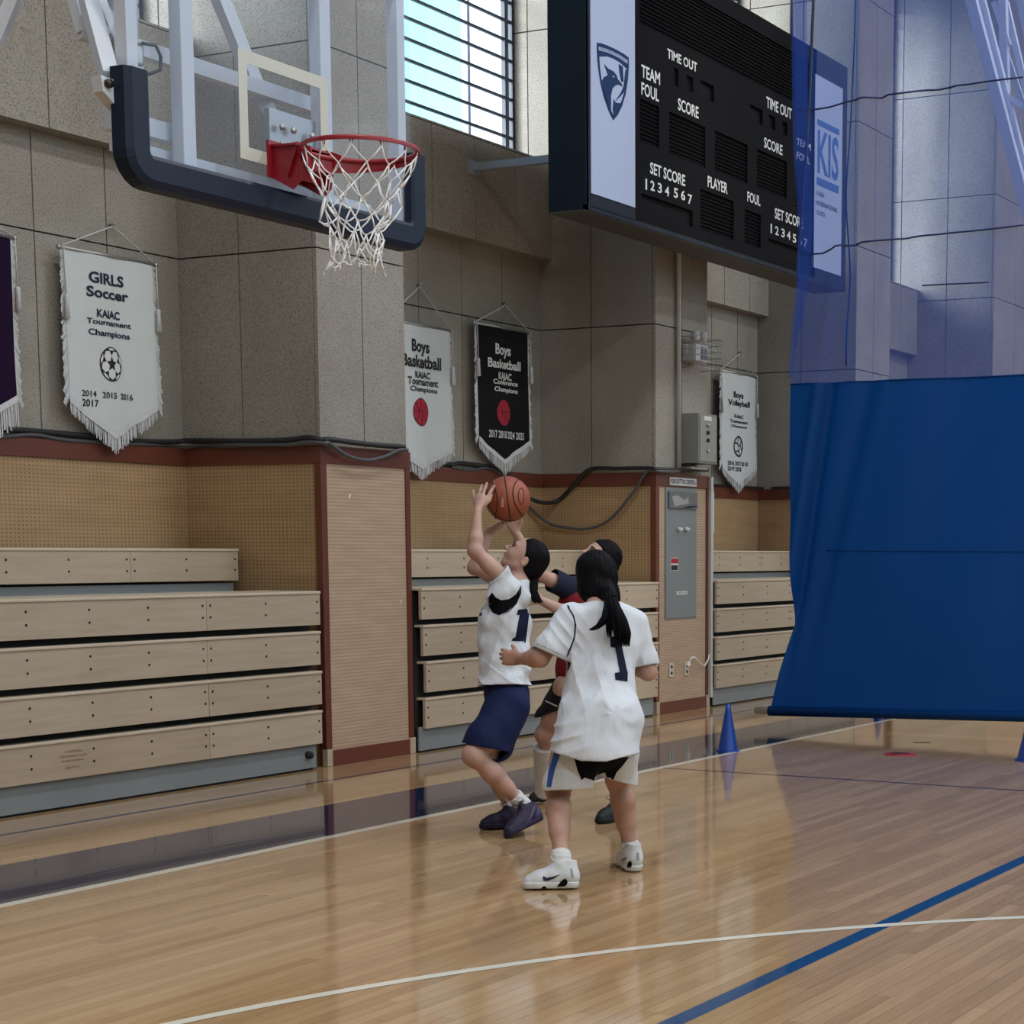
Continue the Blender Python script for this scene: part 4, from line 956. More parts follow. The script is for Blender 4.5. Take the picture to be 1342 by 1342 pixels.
# sockets
for (x, y, lb) in ((879, 878, 'ivory double wall socket, left one under the control cabinet'), (899, 876, 'ivory wall socket with a white cord plugged in, right one under the control cabinet')):
    q = onp(x, y); s_ = MB().box(q.x-0.036, q.x+0.036, py-0.010, py, q.z-0.062, q.z+0.062, 0.003).build('wall_socket', plain('ivory_plastic', (0.55, 0.53, 0.46), 0.4)); tag(s_, lb, 'socket', 'sockets on the control pillar')
    for dz in (-0.028, 0.028): MB().lathe([(0.016, 0.0), (0.016, -0.003)], (q.x, py-0.010, q.z+dz), 12, 'Y').build('socket_hole', 'dark', s_)
q = onp(899, 872); e_ = onp(926, 866)
cd = MB().tube([(q.x, py-0.03, q.z+0.03), (q.x+0.03, py-0.045, q.z+0.075), (q.x+0.1, py-0.04, q.z+0.07), (q.x+0.2, py-0.03, q.z+0.02), (e_.x-0.1, py-0.03, e_.z-0.045), (e_.x-0.02, py-0.03, e_.z+0.02), (e_.x+0.01, py-0.02, e_.z+0.06)], 0.006, 6).build('white_cord', 'cord'); tag(cd, 'thin white cord from the wall socket to the conduit', 'cord')
MB().box(q.x-0.02, q.x+0.02, py-0.035, py-0.010, q.z-0.005, q.z+0.035, 0.003).build('plug', 'cord', cd)
# conduits
M['conduit'] = plain('white_conduit', (0.50, 0.50, 0.47), 0.5)
x = on_y(889, 450, 8.0).x
tag(MB().tube([(x, 7.995, 2.16), (x, 7.995, 9.4)], 0.022, 10).build('vertical_conduit', 'conduit'), 'pale pipe running up the pillar to the right of the scoreboard end', 'conduit')
x = 15.375
cdn = MB().box(x-0.005, x+0.04, YF-0.045, YF-0.005, 0.09, 2.13, 0.004).build('floor_conduit', 'conduit'); tag(cdn, 'white square conduit down the right edge of the control pillar', 'conduit')
cd2 = MB().box(x+0.045, x+0.085, YF-0.03, YF+0.03, 1.62, 2.0, 0.004).build('short_conduit', plain('pale_blue_grey', (0.55, 0.6, 0.68), 0.4)); tag(cd2, 'short pale conduit cover beside the top of the white square conduit', 'conduit')
# grey junction box on the pillar corner
q0 = on_y(915.5, 541, 7.83); q1 = on_y(939.5, 609, 7.83)
gb = MB().box(q0.x, q1.x, 7.83, 8.03, q1.z, q0.z, 0.004).build('junction_box', plain('box_grey', (0.20, 0.205, 0.19), 0.45)); tag(gb, 'grey steel junction box mounted above the control cabinet', 'electrical box')
MB().box(q0.x+0.02, q1.x-0.02, 7.822, 7.832, q1.z+0.02, q0.z-0.02, 0.002).build('box_door', plain('box_door_grey', (0.26, 0.265, 0.24), 0.4), gb)
for i, (y, mt) in enumerate(((548.5, 'print_white'), (557, 'steel'), (567, 'print_black'), (577, 'print_black'), (591, 'steel'))):
    z = on_y(927, y, 7.82).z; xm = (q0.x+q1.x)/2-0.02
    if i == 0: MB().box(xm-0.07, xm+0.07, 7.818, 7.823, z-0.02, z+0.02).build('box_label', mt, gb)
    else: MB().lathe([(0.018, 0), (0.018, -0.012), (0.010, -0.02)], (xm, 7.822, z), 10, 'Y').build('button', mt, gb)
MB().box(q0.x, q1.x-0.05, 7.9, 8.03, q1.z-0.05, q1.z-0.03).build('box_bracket', 'steel', gb)
# emergency lamp in a wire cage
c0 = on_y(893, 446, 8.0); c1 = on_y(921, 487, 8.0)
ec = thing('caged_emergency_light', ((c0.x+c1.x)/2, 8.0, c1.z), 'white emergency light inside a wire cage, upper right of the control pillar', 'emergency light')
ec_x0, ec_x1, ez0, ez1 = c0.x-0.01, c0.x+0.40, c1.z, c0.z+0.03
cg = MB()
for i in range(6):
    z = ez0+(ez1-ez0)*i/5
    cg.tube([(ec_x0, 8.02, z), (ec_x0, 7.80, z), (ec_x1, 7.80, z), (ec_x1, 8.02, z)], 0.0035, 4)
for i in range(8):
    xx = ec_x0+(ec_x1-ec_x0)*i/7; cg.tube([(xx, 7.80, ez0), (xx, 7.80, ez1)], 0.0028, 4)
for yy in (7.87, 7.94): 
    for xx in (ec_x0, ec_x1): cg.tube([(xx, yy, ez0), (xx, yy, ez1)], 0.003, 4)
cg.build('wire_cage', 'steel', ec, kind='stuff')
MB().box(ec_x0+0.06, ec_x0+0.30, 7.88, 8.02, ez0+0.06, ez0+0.21, 0.008).build('battery_case', plain('white_case', (0.55, 0.58, 0.6), 0.4), ec)
MB().box(ec_x0+0.16, ec_x0+0.28, 7.874, 7.882, ez0+0.08, ez0+0.19).build('case_panel', plain('case_blue_grey', (0.12, 0.14, 0.2), 0.3), ec)
for s_ in (0.12, 0.27): MB().lathe([(0.02, 0.04), (0.05, 0.0), (0.05, -0.03), (0.0, -0.045)], (ec_x0+s_, 7.92, ez0+0.28), 14, 'Y').build('lamp_head', plain('lamp_lens', (0.5, 0.5, 0.5), 0.15), ec)

# ------------------------------------------------------------------ cones and floor spot
M['cone'] = plain('blue_cone_plastic', (0.008, 0.05, 0.30), 0.35)
def cone(x, y, h, r, label):
    t = thing('training_cone', (x, y, 0), label, 'cone', 'blue training cones on the court')
    MB().lathe([(r, 0.006), (r*0.97, 0.014), (r*0.30, h*0.86), (r*0.24, h), (r*0.16, h), (r*0.16, h-0.01)], (x, y, 0), 28).build('cone_body', 'cone', t)
    MB().lathe([(r*1.12, 0.0012), (r*1.15, 0.004), (r*1.12, 0.009), (r*0.9, 0.010)], (x, y, 0), 28).build('cone_base', 'cone', t)
    return t
q = on_z(954, 984.5); cone(q.x, q.y, 0.345, 0.075, 'blue training cone standing alone left of the curtain bar')
q = on_z(1351, 997); cone(q.x, q.y, 0.345, 0.10, 'blue training cone cut by the right edge of the picture')
q = on_z(1151, 921); cone(q.x, q.y, 0.345, 0.075, 'blue training cone behind the curtain, seen only as a reflection')
q = on_z(1179.5, 989)
sp = MB().lathe([(0.115, 0.0012), (0.112, 0.006), (0.045, 0.007)], (q.x, q.y, 0), 30).build('spot_marker', plain('red_rubber', (0.35, 0.02, 0.05), 0.5)); tag(sp, 'flat round red spot marker on the floor beside the curtain', 'floor marker')
MB().lathe([(0.07, 0.0072), (0.07, 0.0078)], (q.x, q.y, 0), 24).build('marker_centre', plain('dark_red_rubber', (0.05, 0.008, 0.012), 0.6), sp)
for (x, y, w) in ((1201, 973, .035), (1207, 973.5, .03), (1212, 973, .03), (1217, 973.5, .02)):
    q = on_z(x, y); o = MB().box(q.x-0.02, q.x+0.02, q.y-w/2, q.y+w/2, 0.0002, 0.0016).build('floor_mark', 'dark', floor_o)

# ------------------------------------------------------------------ divider curtain
def mat_curtain(name, col, solid):
    m = bpy.data.materials.new(name); m.use_nodes = True; nt = m.node_tree; nt.nodes.clear()
    out = nt.nodes.new('ShaderNodeOutputMaterial')
    d = nt.nodes.new('ShaderNodeBsdfDiffuse'); d.inputs[0].default_value = (*col, 1)
    tr = nt.nodes.new('ShaderNodeBsdfTranslucent'); tr.inputs[0].default_value = (*col, 1)
    m1 = nt.nodes.new('ShaderNodeMixShader'); m1.inputs[0].default_value = 0.35
    nt.links.new(d.outputs[0], m1.inputs[1]); nt.links.new(tr.outputs[0], m1.inputs[2])
    if solid:
        gl = nt.nodes.new('ShaderNodeBsdfGlossy'); gl.inputs['Roughness'].default_value = 0.45; gl.inputs[0].default_value = (0.5, 0.6, 0.8, 1)
        m2 = nt.nodes.new('ShaderNodeMixShader'); m2.inputs[0].default_value = 0.03
        nt.links.new(m1.outputs[0], m2.inputs[1]); nt.links.new(gl.outputs[0], m2.inputs[2]); nt.links.new(m2.outputs[0], out.inputs[0])
    else:
        t = nt.nodes.new('ShaderNodeBsdfTransparent')
        m2 = nt.nodes.new('ShaderNodeMixShader'); m2.inputs[0].default_value = 0.38
        nt.links.new(t.outputs[0], m2.inputs[1]); nt.links.new(m1.outputs[0], m2.inputs[2]); nt.links.new(m2.outputs[0], out.inputs[0])
        t.inputs[0].default_value = (0.86, 0.9, 1.0, 1)
    return m
M['vinyl'] = mat_curtain('royal_blue_vinyl', (0.001, 0.052, 0.24), True)
M['netting'] = mat_curtain('blue_mesh_netting', (0.04, 0.11, 0.52), False)
M['seam'] = plain('navy_seam', (0.006, 0.02, 0.10), 0.6)
CXP = 13.87
dc = thing('divider_curtain', (CXP, 4.0, 0.1), 'blue divider curtain, solid vinyl below and see-through mesh above, at right', 'curtain')
# left hem as a height table: (height, Y of the hem)
hem_px = [(1008, 937), (1021, 880), (1037, 818), (1036, 700), (1034, 600), (1035, 510), (1041, 430), (1047, 370), (1051, 300), (1045, 200), (1044, 100), (1043, 0)]
hem = [(on_x(x, y, CXP).z, on_x(x, y, CXP).y) for x, y in hem_px]; hem.append((9.4, hem[-1][1]))
def hemY(z):
    if z <= hem[0][0]: return hem[0][1]
    for (a, ya), (b, yb) in zip(hem[:-1], hem[1:]):
        if z <= b: q = (z-a)/(b-a); return ya+(yb-ya)*q
    return hem[-1][1]
zbL = hem[0][0]; zbR = on_x(1342, 945, CXP).z
YEND = -2.5
yR_ = on_x(1342, 945, CXP).y
def zbar(y): return zbL+(zbR-zbL)*(hem[0][1]-y)/(hem[0][1]-yR_)*1.0
ZM = on_x(1200, 497, CXP).z
def fold(y, z, top):
    u = hem[0][1]-y
    f = 0.020*sin(u*3.1+z*0.8)+0.012*sin(u*7.3-z*1.7)
    # slanting crease from the upper left to the bar
    s1 = u-(0.10+0.30*(z-0.2)/1.8); f += 0.085*math.exp(-(s1/0.055)**2)-0.04*math.exp(-((s1+0.10)/0.05)**2)
    s2 = u-(0.22+0.45*(z-0.2)/1.8); f += 0.035*math.exp(-(s2/0.07)**2)-0.02*math.exp(-((s2-0.14)/0.06)**2)
    return f*min(1, max(0.0, z-0.16)*1.1)
def sheet(z0f, z1f, nu, nv, mat, name):
    vs = []; fs = []
    for j in range(nv+1):
        for i in range(nu+1):
            uu = (i/nu)**1.35
            z0_ = z0f(hem[0][1]+(YEND-hem[0][1])*uu); z1_ = z1f; z = z0_+(z1_-z0_)*j/nv
            yh = hemY(z); y = yh+(YEND-yh)*uu
            vs.append((CXP+fold(y, z, 0), y, z))
    for j in range(nv):
        for i in range(nu): a = j*(nu+1)+i; fs.append((a, a+1, a+nu+2, a+nu+1))
    return MB().add(vs, fs, True).build(name, mat, dc)
sheet(lambda y: max(0.03, zbar(y)), ZM, 160, 60, 'vinyl', 'vinyl_sheet')
sheet(lambda y: ZM, 9.4, 160, 70, 'netting', 'mesh_sheet')
def curt(y, z, off=0.0): return (CXP+fold(y, z, 0)+off, y, z)
# bottom bar
zl = zbar(hem[0][1]); 
MB().tube([(CXP, on_x(990, 931, CXP).y, zl+0.035), (CXP, yR_-1.0, zbar(yR_-1.0)+0.035), (CXP, YEND, zbar(YEND)+0.035)], 0.032, 14).build('bottom_bar', 'steel', dc)
MB().tube([(CXP, hem[0][1], zl+0.035), (CXP, yR_-1.0, zbar(yR_-1.0)+0.035), (CXP, YEND, zbar(YEND)+0.035)], 0.042, 14).build('bar_sleeve', 'vinyl', dc)
# seams and ropes on the mesh
def seam_px(pts, r, name, mat='seam', off=-0.012):
    P_ = []
    for x, y in pts: q = on_x(x, y, CXP); P_.append((CXP+fold(q.y, q.z, 0)+off, q.y, q.z))
    m = []
    for a_, b_ in zip(P_[:-1], P_[1:]):
        for s_ in range(5): 
            q = Vector(a_).lerp(Vector(b_), s_/5); m.append((CXP+fold(q.y, q.z, 0)+off, q.y, q.z))
    m.append(P_[-1]); MB().tube(m, r, 6).build(name, mat, dc)
seam_px([(1045, 145), (1068, 144.5), (1088, 141), (1110, 134), (1140, 128), (1200, 119), (1270, 111), (1342, 102)], 0.007, 'lift_rope')
seam_px([(1049, 329), (1062, 333.5), (1080, 333), (1100, 324), (1130, 318), (1200, 310), (1270, 303), (1342, 295)], 0.007, 'lift_rope')
seam_px([(1209, 374.5), (1230, 373), (1260, 371.5), (1295, 369.5)], 0.006, 'loose_cord')
seam_px([(1069, -20), (1067, 30), (1063, 120), (1058, 200), (1053, 260), (1048, 330), (1046, 370)], 0.012, 'hem_cord', 'seam')
seam_px([(1071, -20), (1069, 30), (1065, 120), (1060, 200), (1055, 260), (1050, 330)], 0.004, 'hem_piping', 'cable_grey', -0.02)
seam_px([(1121, -10), (1119, 80), (1115, 200), (1112, 330), (1111, 480)], 0.006, 'vertical_seam', plain('seam_blue', (0.01, 0.05, 0.26), 0.8, spec=0.1))
# the second layer where the mesh is gathered at its free edge
vs = []; fs = []; nv = 60
for j in range(nv+1):
    z = ZM+0.05+(9.3-ZM)*j/nv; q = on_x(1049, 300, CXP)
    yh = hemY(z); yi = yh-(0.10 if z > 3.2 else 0.06*max(0, (z-2.2)))-0.03*min(1, max(0, z-3.2))
    vs += [(CXP-0.06+fold(yh, z, 0), yh, z), (CXP-0.06+fold(yi, z, 0), yi, z)]
for j in range(nv): fs.append((2*j, 2*j+1, 2*j+3, 2*j+2))
MB().add(vs, fs, True).build('gathered_edge', 'netting', dc)
q = on_x(1342, 718, CXP); zs_ = on_x(1150, 722, CXP).z
MB().tube([curt(hemY(zs_)-0.3-(6.0)*i/30, zs_+0.0, -0.004) for i in range(31)], 0.004, 5).build('sheet_seam', 'vinyl', dc)
MB().tube([curt(hemY(ZM)-(7.0)*i/40, ZM, -0.004) for i in range(41)], 0.006, 6).build('join_seam', 'vinyl', dc)

# ------------------------------------------------------------------ truss of the next goal beyond the curtain
tr = thing('goal_support_truss', (16.5, 4.5, 4.0), 'white steel truss of another goal seen through the mesh at upper right', 'truss')
TXP = 16.0
def tp(x, y, dx=0): return on_x(x, y, TXP+dx)
for (a_, b_, w, dx) in (((1168, -397), (1372, 372), 0.09, 0), ((1182, -410), (1379, 366), 0.07, 0.1), ((1255, -400), (1400, 300), 0.07, 0.8), ((1303, 3), (1322, 60), 0.05, 0.3), ((1314, -10), (1318, 120), 0.07, 0.3), ((1318, 3), (1350, 140), 0.05, 0.4), ((1316, 60), (1346, 150), 0.04, 0.5), ((1318, 125), (1350, 145), 0.05, 0.1)):
    MB().bar(tp(*a_, dx), tp(*b_, dx), w).build('truss_tube', 'white_steel', tr)
# ------------------------------------------------------------------ sculpting with blended distance fields
import openvdb
def V(*a): return np.array(a, dtype=np.float64)
def npv(v): return np.array([v[0], v[1], v[2]], dtype=np.float64)
def unit(v): v = np.asarray(v, float); return v/np.linalg.norm(v)
class Field:
    def __init__(s, lo, hi, h):
        s.h = h; s.lo = np.array(lo, float)-3*h; n = np.ceil((np.array(hi)+3*h-s.lo)/h).astype(int)+1
        s.n = n; s.d = np.full(tuple(n), 0.12, dtype=np.float32)
        s.ax = [(s.lo[i]+np.arange(n[i])*h).astype(np.float32) for i in range(3)]
    def box(s, lo, hi):
        a = np.clip(np.floor((np.array(lo)-s.lo)/s.h).astype(int), 0, s.n); b = np.clip(np.ceil((np.array(hi)-s.lo)/s.h).astype(int)+1, 0, s.n)
        sl = tuple(slice(int(a[i]), int(b[i])) for i in range(3))
        if any(b[i] <= a[i] for i in range(3)): return None
        g = np.meshgrid(s.ax[0][sl[0]], s.ax[1][sl[1]], s.ax[2][sl[2]], indexing='ij', sparse=True)
        return sl, g
    def _u(s, sl, v, k):
        a = s.d[sl]
        if k <= 0: s.d[sl] = np.minimum(a, v); return
        h = np.maximum(k-np.abs(a-v), 0)/k; s.d[sl] = np.minimum(a, v)-h*h*k*0.25
    def _s(s, sl, v, k):
        a = s.d[sl]; v = -v
        if k <= 0: s.d[sl] = np.maximum(a, v); return
        h = np.maximum(k-np.abs(a-v), 0)/k; s.d[sl] = np.maximum(a, v)+h*h*k*0.25
    def cap(s, a, b, ra, rb=None, k=0.02, sub=False, flat=None):
        """tapered capsule; flat=(axis, factor) squashes it across that axis"""
        rb = ra if rb is None else rb; a = npv(a); b = npv(b); m = max(ra, rb)*(1.0 if flat is None else max(1, 1))+k+3*s.h
        r = s.box(np.minimum(a, b)-m, np.maximum(a, b)+m)
        if r is None: return s
        sl, (X, Y, Z) = r; ab = b-a; L = float(ab@ab)+1e-12
        t = np.clip(((X-a[0])*ab[0]+(Y-a[1])*ab[1]+(Z-a[2])*ab[2])/L, 0, 1)
        dx = X-(a[0]+t*ab[0]); dy = Y-(a[1]+t*ab[1]); dz = Z-(a[2]+t*ab[2])
        if flat is not None:
            f = unit(flat[0]); q = 1/flat[1]; pr = dx*f[0]+dy*f[1]+dz*f[2]
            d2 = dx*dx+dy*dy+dz*dz+pr*pr*(q*q-1); rr = ra+(rb-ra)*t
            v = (np.sqrt(np.maximum(d2, 1e-12))-rr)*np.where(np.abs(pr)*q > 0.7*np.sqrt(np.maximum(d2, 1e-12)), flat[1], 1.0)
        else: v = np.sqrt(dx*dx+dy*dy+dz*dz)-(ra+(rb-ra)*t)
        (s._s if sub else s._u)(sl, v.astype(np.float32), k); return s
    def ell(s, c, rad, axes=None, k=0.02, sub=False):
        """ellipsoid with radii rad along the rows of axes"""
        c = npv(c); A = np.eye(3) if axes is None else np.array([unit(a) for a in axes]); rad = np.array(rad, float)
        ext = np.sqrt(((A*rad[:, None])**2).sum(0))+k+3*s.h
        r = s.box(c-ext, c+ext)
        if r is None: return s
        sl, (X, Y, Z) = r; X = X-c[0]; Y = Y-c[1]; Z = Z-c[2]
        q = [X*A[i, 0]+Y*A[i, 1]+Z*A[i, 2] for i in range(3)]
        k0 = np.sqrt(sum((q[i]/rad[i])**2 for i in range(3))); k1 = np.sqrt(sum((q[i]/rad[i]**2)**2 for i in range(3)))
        v = k0*(k0-1)/np.maximum(k1, 1e-6)
        (s._s if sub else s._u)(sl, v.astype(np.float32), k); return s
    def cutplane(s, p, n, R, k=0.0):
        """remove everything past the plane within radius R of p"""
        p = npv(p); n = unit(n); r = s.box(p-R-2*s.h, p+R+2*s.h)
        if r is None: return s
        sl, (X, Y, Z) = r; dn = (X-p[0])*n[0]+(Y-p[1])*n[1]+(Z-p[2])*n[2]
        dr = np.sqrt((X-p[0])**2+(Y-p[1])**2+(Z-p[2])**2)-R
        s._s(sl, np.maximum(-dn, dr).astype(np.float32), k); return s
    def warp(s, fn):
        X, Y, Z = np.meshgrid(*s.ax, indexing='ij', sparse=True); s.d += fn(X, Y, Z).astype(np.float32)
        return s
    def shell(s, t): s.d = np.maximum(s.d, -(s.d+t)); return s
    def mesh(s, name, mat, parent=None, smooth=2, keep=None, label=None):
        g = openvdb.FloatGrid(0.12); g.copyFromArray(np.ascontiguousarray(s.d))
        pts, quads = g.convertToQuads(isovalue=0.0)[:2]
        pts = pts*s.h+s.lo
        me = bpy.data.meshes.new(name)
        o0 = np.array(world_loc(parent)); pts = pts-o0
        # light smoothing of the facets
        n = len(pts); E = np.concatenate([quads[:, [0, 1]], quads[:, [1, 2]], quads[:, [2, 3]], quads[:, [3, 0]]]).astype(np.int64)
        for it in range(smooth):
            for lam in (0.5, -0.52):
                acc = np.zeros((n, 3)); cnt = np.zeros(n)
                for c in range(3): acc[:, c] = np.bincount(E[:, 0], pts[E[:, 1], c], n)+np.bincount(E[:, 1], pts[E[:, 0], c], n)
                cnt = np.bincount(E[:, 0], minlength=n)+np.bincount(E[:, 1], minlength=n)
                pts = pts+lam*(acc/np.maximum(cnt, 1)[:, None]-pts)
        me.vertices.add(n); me.vertices.foreach_set('co', pts.astype(np.float32).ravel())
        nq = len(quads); me.loops.add(nq*4); me.loops.foreach_set('vertex_index', quads.astype(np.int32).ravel())
        me.polygons.add(nq); me.polygons.foreach_set('loop_start', np.arange(nq, dtype=np.int32)*4)
        me.update(calc_edges=True); me.validate()
        bm = bmesh.new(); bm.from_mesh(me); bmesh.ops.recalc_face_normals(bm, faces=bm.faces)
        if keep:   # drop loose crumbs, keep the biggest island(s)
            bm.verts.ensure_lookup_table(); seen = set(); isl = []
            for v in bm.verts:
                if v.index in seen: continue
                st = [v]; seen.add(v.index); cur = []
                while st:
                    w = st.pop(); cur.append(w)
                    for e_ in w.link_edges:
                        u = e_.other_vert(w)
                        if u.index not in seen: seen.add(u.index); st.append(u)
                isl.append(cur)
            isl.sort(key=len, reverse=True)
            kill = [v for c in isl[keep:] for v in c]
            if kill: bmesh.ops.delete(bm, geom=kill, context='VERTS')
        bm.to_mesh(me); bm.free()
        me.polygons.foreach_set('use_smooth', [True]*len(me.polygons))
        me.materials.append(M[mat] if isinstance(mat, str) else mat)
        o = bpy.data.objects.new(name, me); COL.objects.link(o)
        if parent: o.parent = parent
        if label: o['label'] = label
        return o
def bounds(P_, m):
    P_ = np.array([npv(p) for p in P_]); return P_.min(0)-m, P_.max(0)+m
from mathutils.geometry import delaunay_2d_cdt
def decal(target, outline, D, mat, parent, name, off=0.002, step=2.0, origin_shift=None, label=None, thick=0.0015):
    """patch of thin fabric lying on a garment: outline in survey pixels, laid on the surface by sight lines"""
    dg = bpy.context.evaluated_depsgraph_get()
    me = target.data; wl = world_loc(target)
    bvh = BVHTree.FromPolygons([(v.co+wl)[:] for v in me.vertices], [tuple(p.vertices) for p in me.polygons])
    n = len(outline); x0 = min(p[0] for p in outline); x1 = max(p[0] for p in outline); y0 = min(p[1] for p in outline); y1 = max(p[1] for p in outline)
    pts = []; edges = []
    for i in range(n):
        a = Vector(outline[i]); b = Vector(outline[(i+1) % n]); m_ = max(1, int((b-a).length/step))
        for j in range(m_): pts.append(a.lerp(b, j/m_))
    nb = len(pts); edges = [(i, (i+1) % nb) for i in range(nb)]
    y = y0+step/2
    def inside(x, y):
        c = False
        for i in range(nb):
            a = pts[i]; b = pts[(i+1) % nb]
            if (a.y > y) != (b.y > y) and x < (b.x-a.x)*(y-a.y)/(b.y-a.y)+a.x: c = not c
        return c
    extra = []
    while y < y1:
        x = x0+step/2
        while x < x1:
            if inside(x, y) and min((Vector((x, y))-p).length for p in pts) > step*0.45: extra.append(Vector((x, y)))
            x += step
        y += step
    res = delaunay_2d_cdt(pts+extra, edges, [], 1, 1e-4)
    o_ = Vector((0, 0, CAMZ)); vs = []; ok = []
    for p in res[0]:
        d = Vector(sight(p.x, p.y)).normalized(); h = bvh.ray_cast(o_, d)
        if h[0] is None: vs.append(at_d(p.x, p.y, D)[:]); ok.append(False)
        else: vs.append((h[0]+h[1]*(off if h[1].dot(d) < 0 else -off))[:]); ok.append(True)
    fs = [tuple(f) for f in res[2] if all(ok[i] for i in f)]
    m_ = MB(); m_.add(vs, fs, True)
    return m_.build(name, mat, parent, label=label)

def mat_skin(name, c0, c1):
    m, nt, b = new_mat(name); p = pos(nt); n = nz(nt, 9, 3, 0.5, vec=p)
    c = ramp(nt, n.outputs[0], [(0.3, c0), (0.7, c1)]).outputs[0]
    nt.links.new(c, b.inputs['Base Color']); b.inputs['Roughness'].default_value = 0.55
    b.inputs['Subsurface Weight'].default_value = 0.08; b.inputs['Subsurface Radius'].default_value = (0.02, 0.008, 0.004); b.inputs['Subsurface Scale'].default_value = 0.4
    return m
M['skin'] = mat_skin('skin', (0.37, 0.205, 0.155), (0.45, 0.265, 0.205)); M['skin2'] = mat_skin('skin_fair', (0.42, 0.25, 0.20), (0.50, 0.31, 0.255))
M['hair'] = None
def mat_hair():
    m, nt, b = new_mat('black_hair'); p = pos(nt); n = nz(nt, 1, 3, 0.7, vec=scaled(nt, p, (260, 260, 22)))
    b.inputs['Base Color'].default_value = (0.0045, 0.004, 0.0055, 1); b.inputs['Roughness'].default_value = 0.55
    b.inputs['Specular IOR Level'].default_value = 0.07
    bump(nt, b, n.outputs[0], 0.6, 0.004); return m
M['hair'] = mat_hair()
def mat_jersey(name, col, mesh=True):
    m, nt, b = new_mat(name); p = pos(nt)
    b.inputs['Base Color'].default_value = (*col, 1); b.inputs['Roughness'].default_value = 0.8; b.inputs['Specular IOR Level'].default_value = 0.25
    v = nt.nodes.new('ShaderNodeTexVoronoi'); v.inputs['Scale'].default_value = 230; nt.links.new(p, v.inputs['Vector'])
    n = nz(nt, 13, 4, 0.6, vec=scaled(nt, p, (1, 1, 0.55)))
    h = mth(nt, 'ADD', mth(nt, 'MULTIPLY', n.outputs[0], 1.0), mth(nt, 'MULTIPLY', v.outputs['Distance'], 0.08 if mesh else 0.02))
    bump(nt, b, h, 0.45, 0.02); return m
M['jersey'] = mat_jersey('white_jersey_cloth', (0.60, 0.64, 0.71)); M['jersey_red'] = mat_jersey('red_jersey_cloth', (0.17, 0.008, 0.014)); M['jersey_navy'] = mat_jersey('navy_sleeve_cloth', (0.010, 0.013, 0.035))
M['shorts_navy'] = mat_jersey('navy_shorts_cloth', (0.004, 0.010, 0.055), False); M['shorts_white'] = mat_jersey('white_shorts_cloth', (0.58, 0.61, 0.66), False); M['shorts_black'] = mat_jersey('black_shorts_cloth', (0.008, 0.008, 0.012), False)
M['num'] = plain('navy_numeral', (0.006, 0.009, 0.030), 0.8, spec=0.15); M['black_cloth'] = plain('black_cloth', (0.004, 0.004, 0.006), 0.9, spec=0.1); M['blue_cloth'] = plain('blue_stripe_cloth', (0.012, 0.07, 0.30), 0.7)
M['sock'] = mat_jersey('white_sock', (0.62, 0.62, 0.62)); M['shoe_white'] = plain('white_shoe', (0.58, 0.60, 0.64), 0.45); M['shoe_sole'] = plain('white_sole', (0.60, 0.62, 0.64), 0.5)
M['shoe_purple'] = plain('deep_purple_shoe', (0.016, 0.010, 0.036), 0.6, spec=0.3); M['shoe_purple2'] = plain('purple_heel', (0.050, 0.032, 0.095), 0.5); M['shoe_black'] = plain('black_shoe', (0.007, 0.007, 0.009), 0.5); M['shoe_blackg'] = plain('dark_green_black_shoe', (0.006, 0.010, 0.010), 0.6, spec=0.3)
M['eye_white'] = plain('eye_white', (0.55, 0.52, 0.5), 0.2); M['iris'] = plain('dark_iris', (0.012, 0.008, 0.006), 0.15); M['lips'] = plain('lips', (0.33, 0.14, 0.12), 0.45); M['brow'] = plain('eyebrow', (0.02, 0.014, 0.012), 0.8)

def D(px, py, d): return npv(at_d(px, py, d))
R3 = _R; U3 = _U; F3 = _F   # image right, image up, away

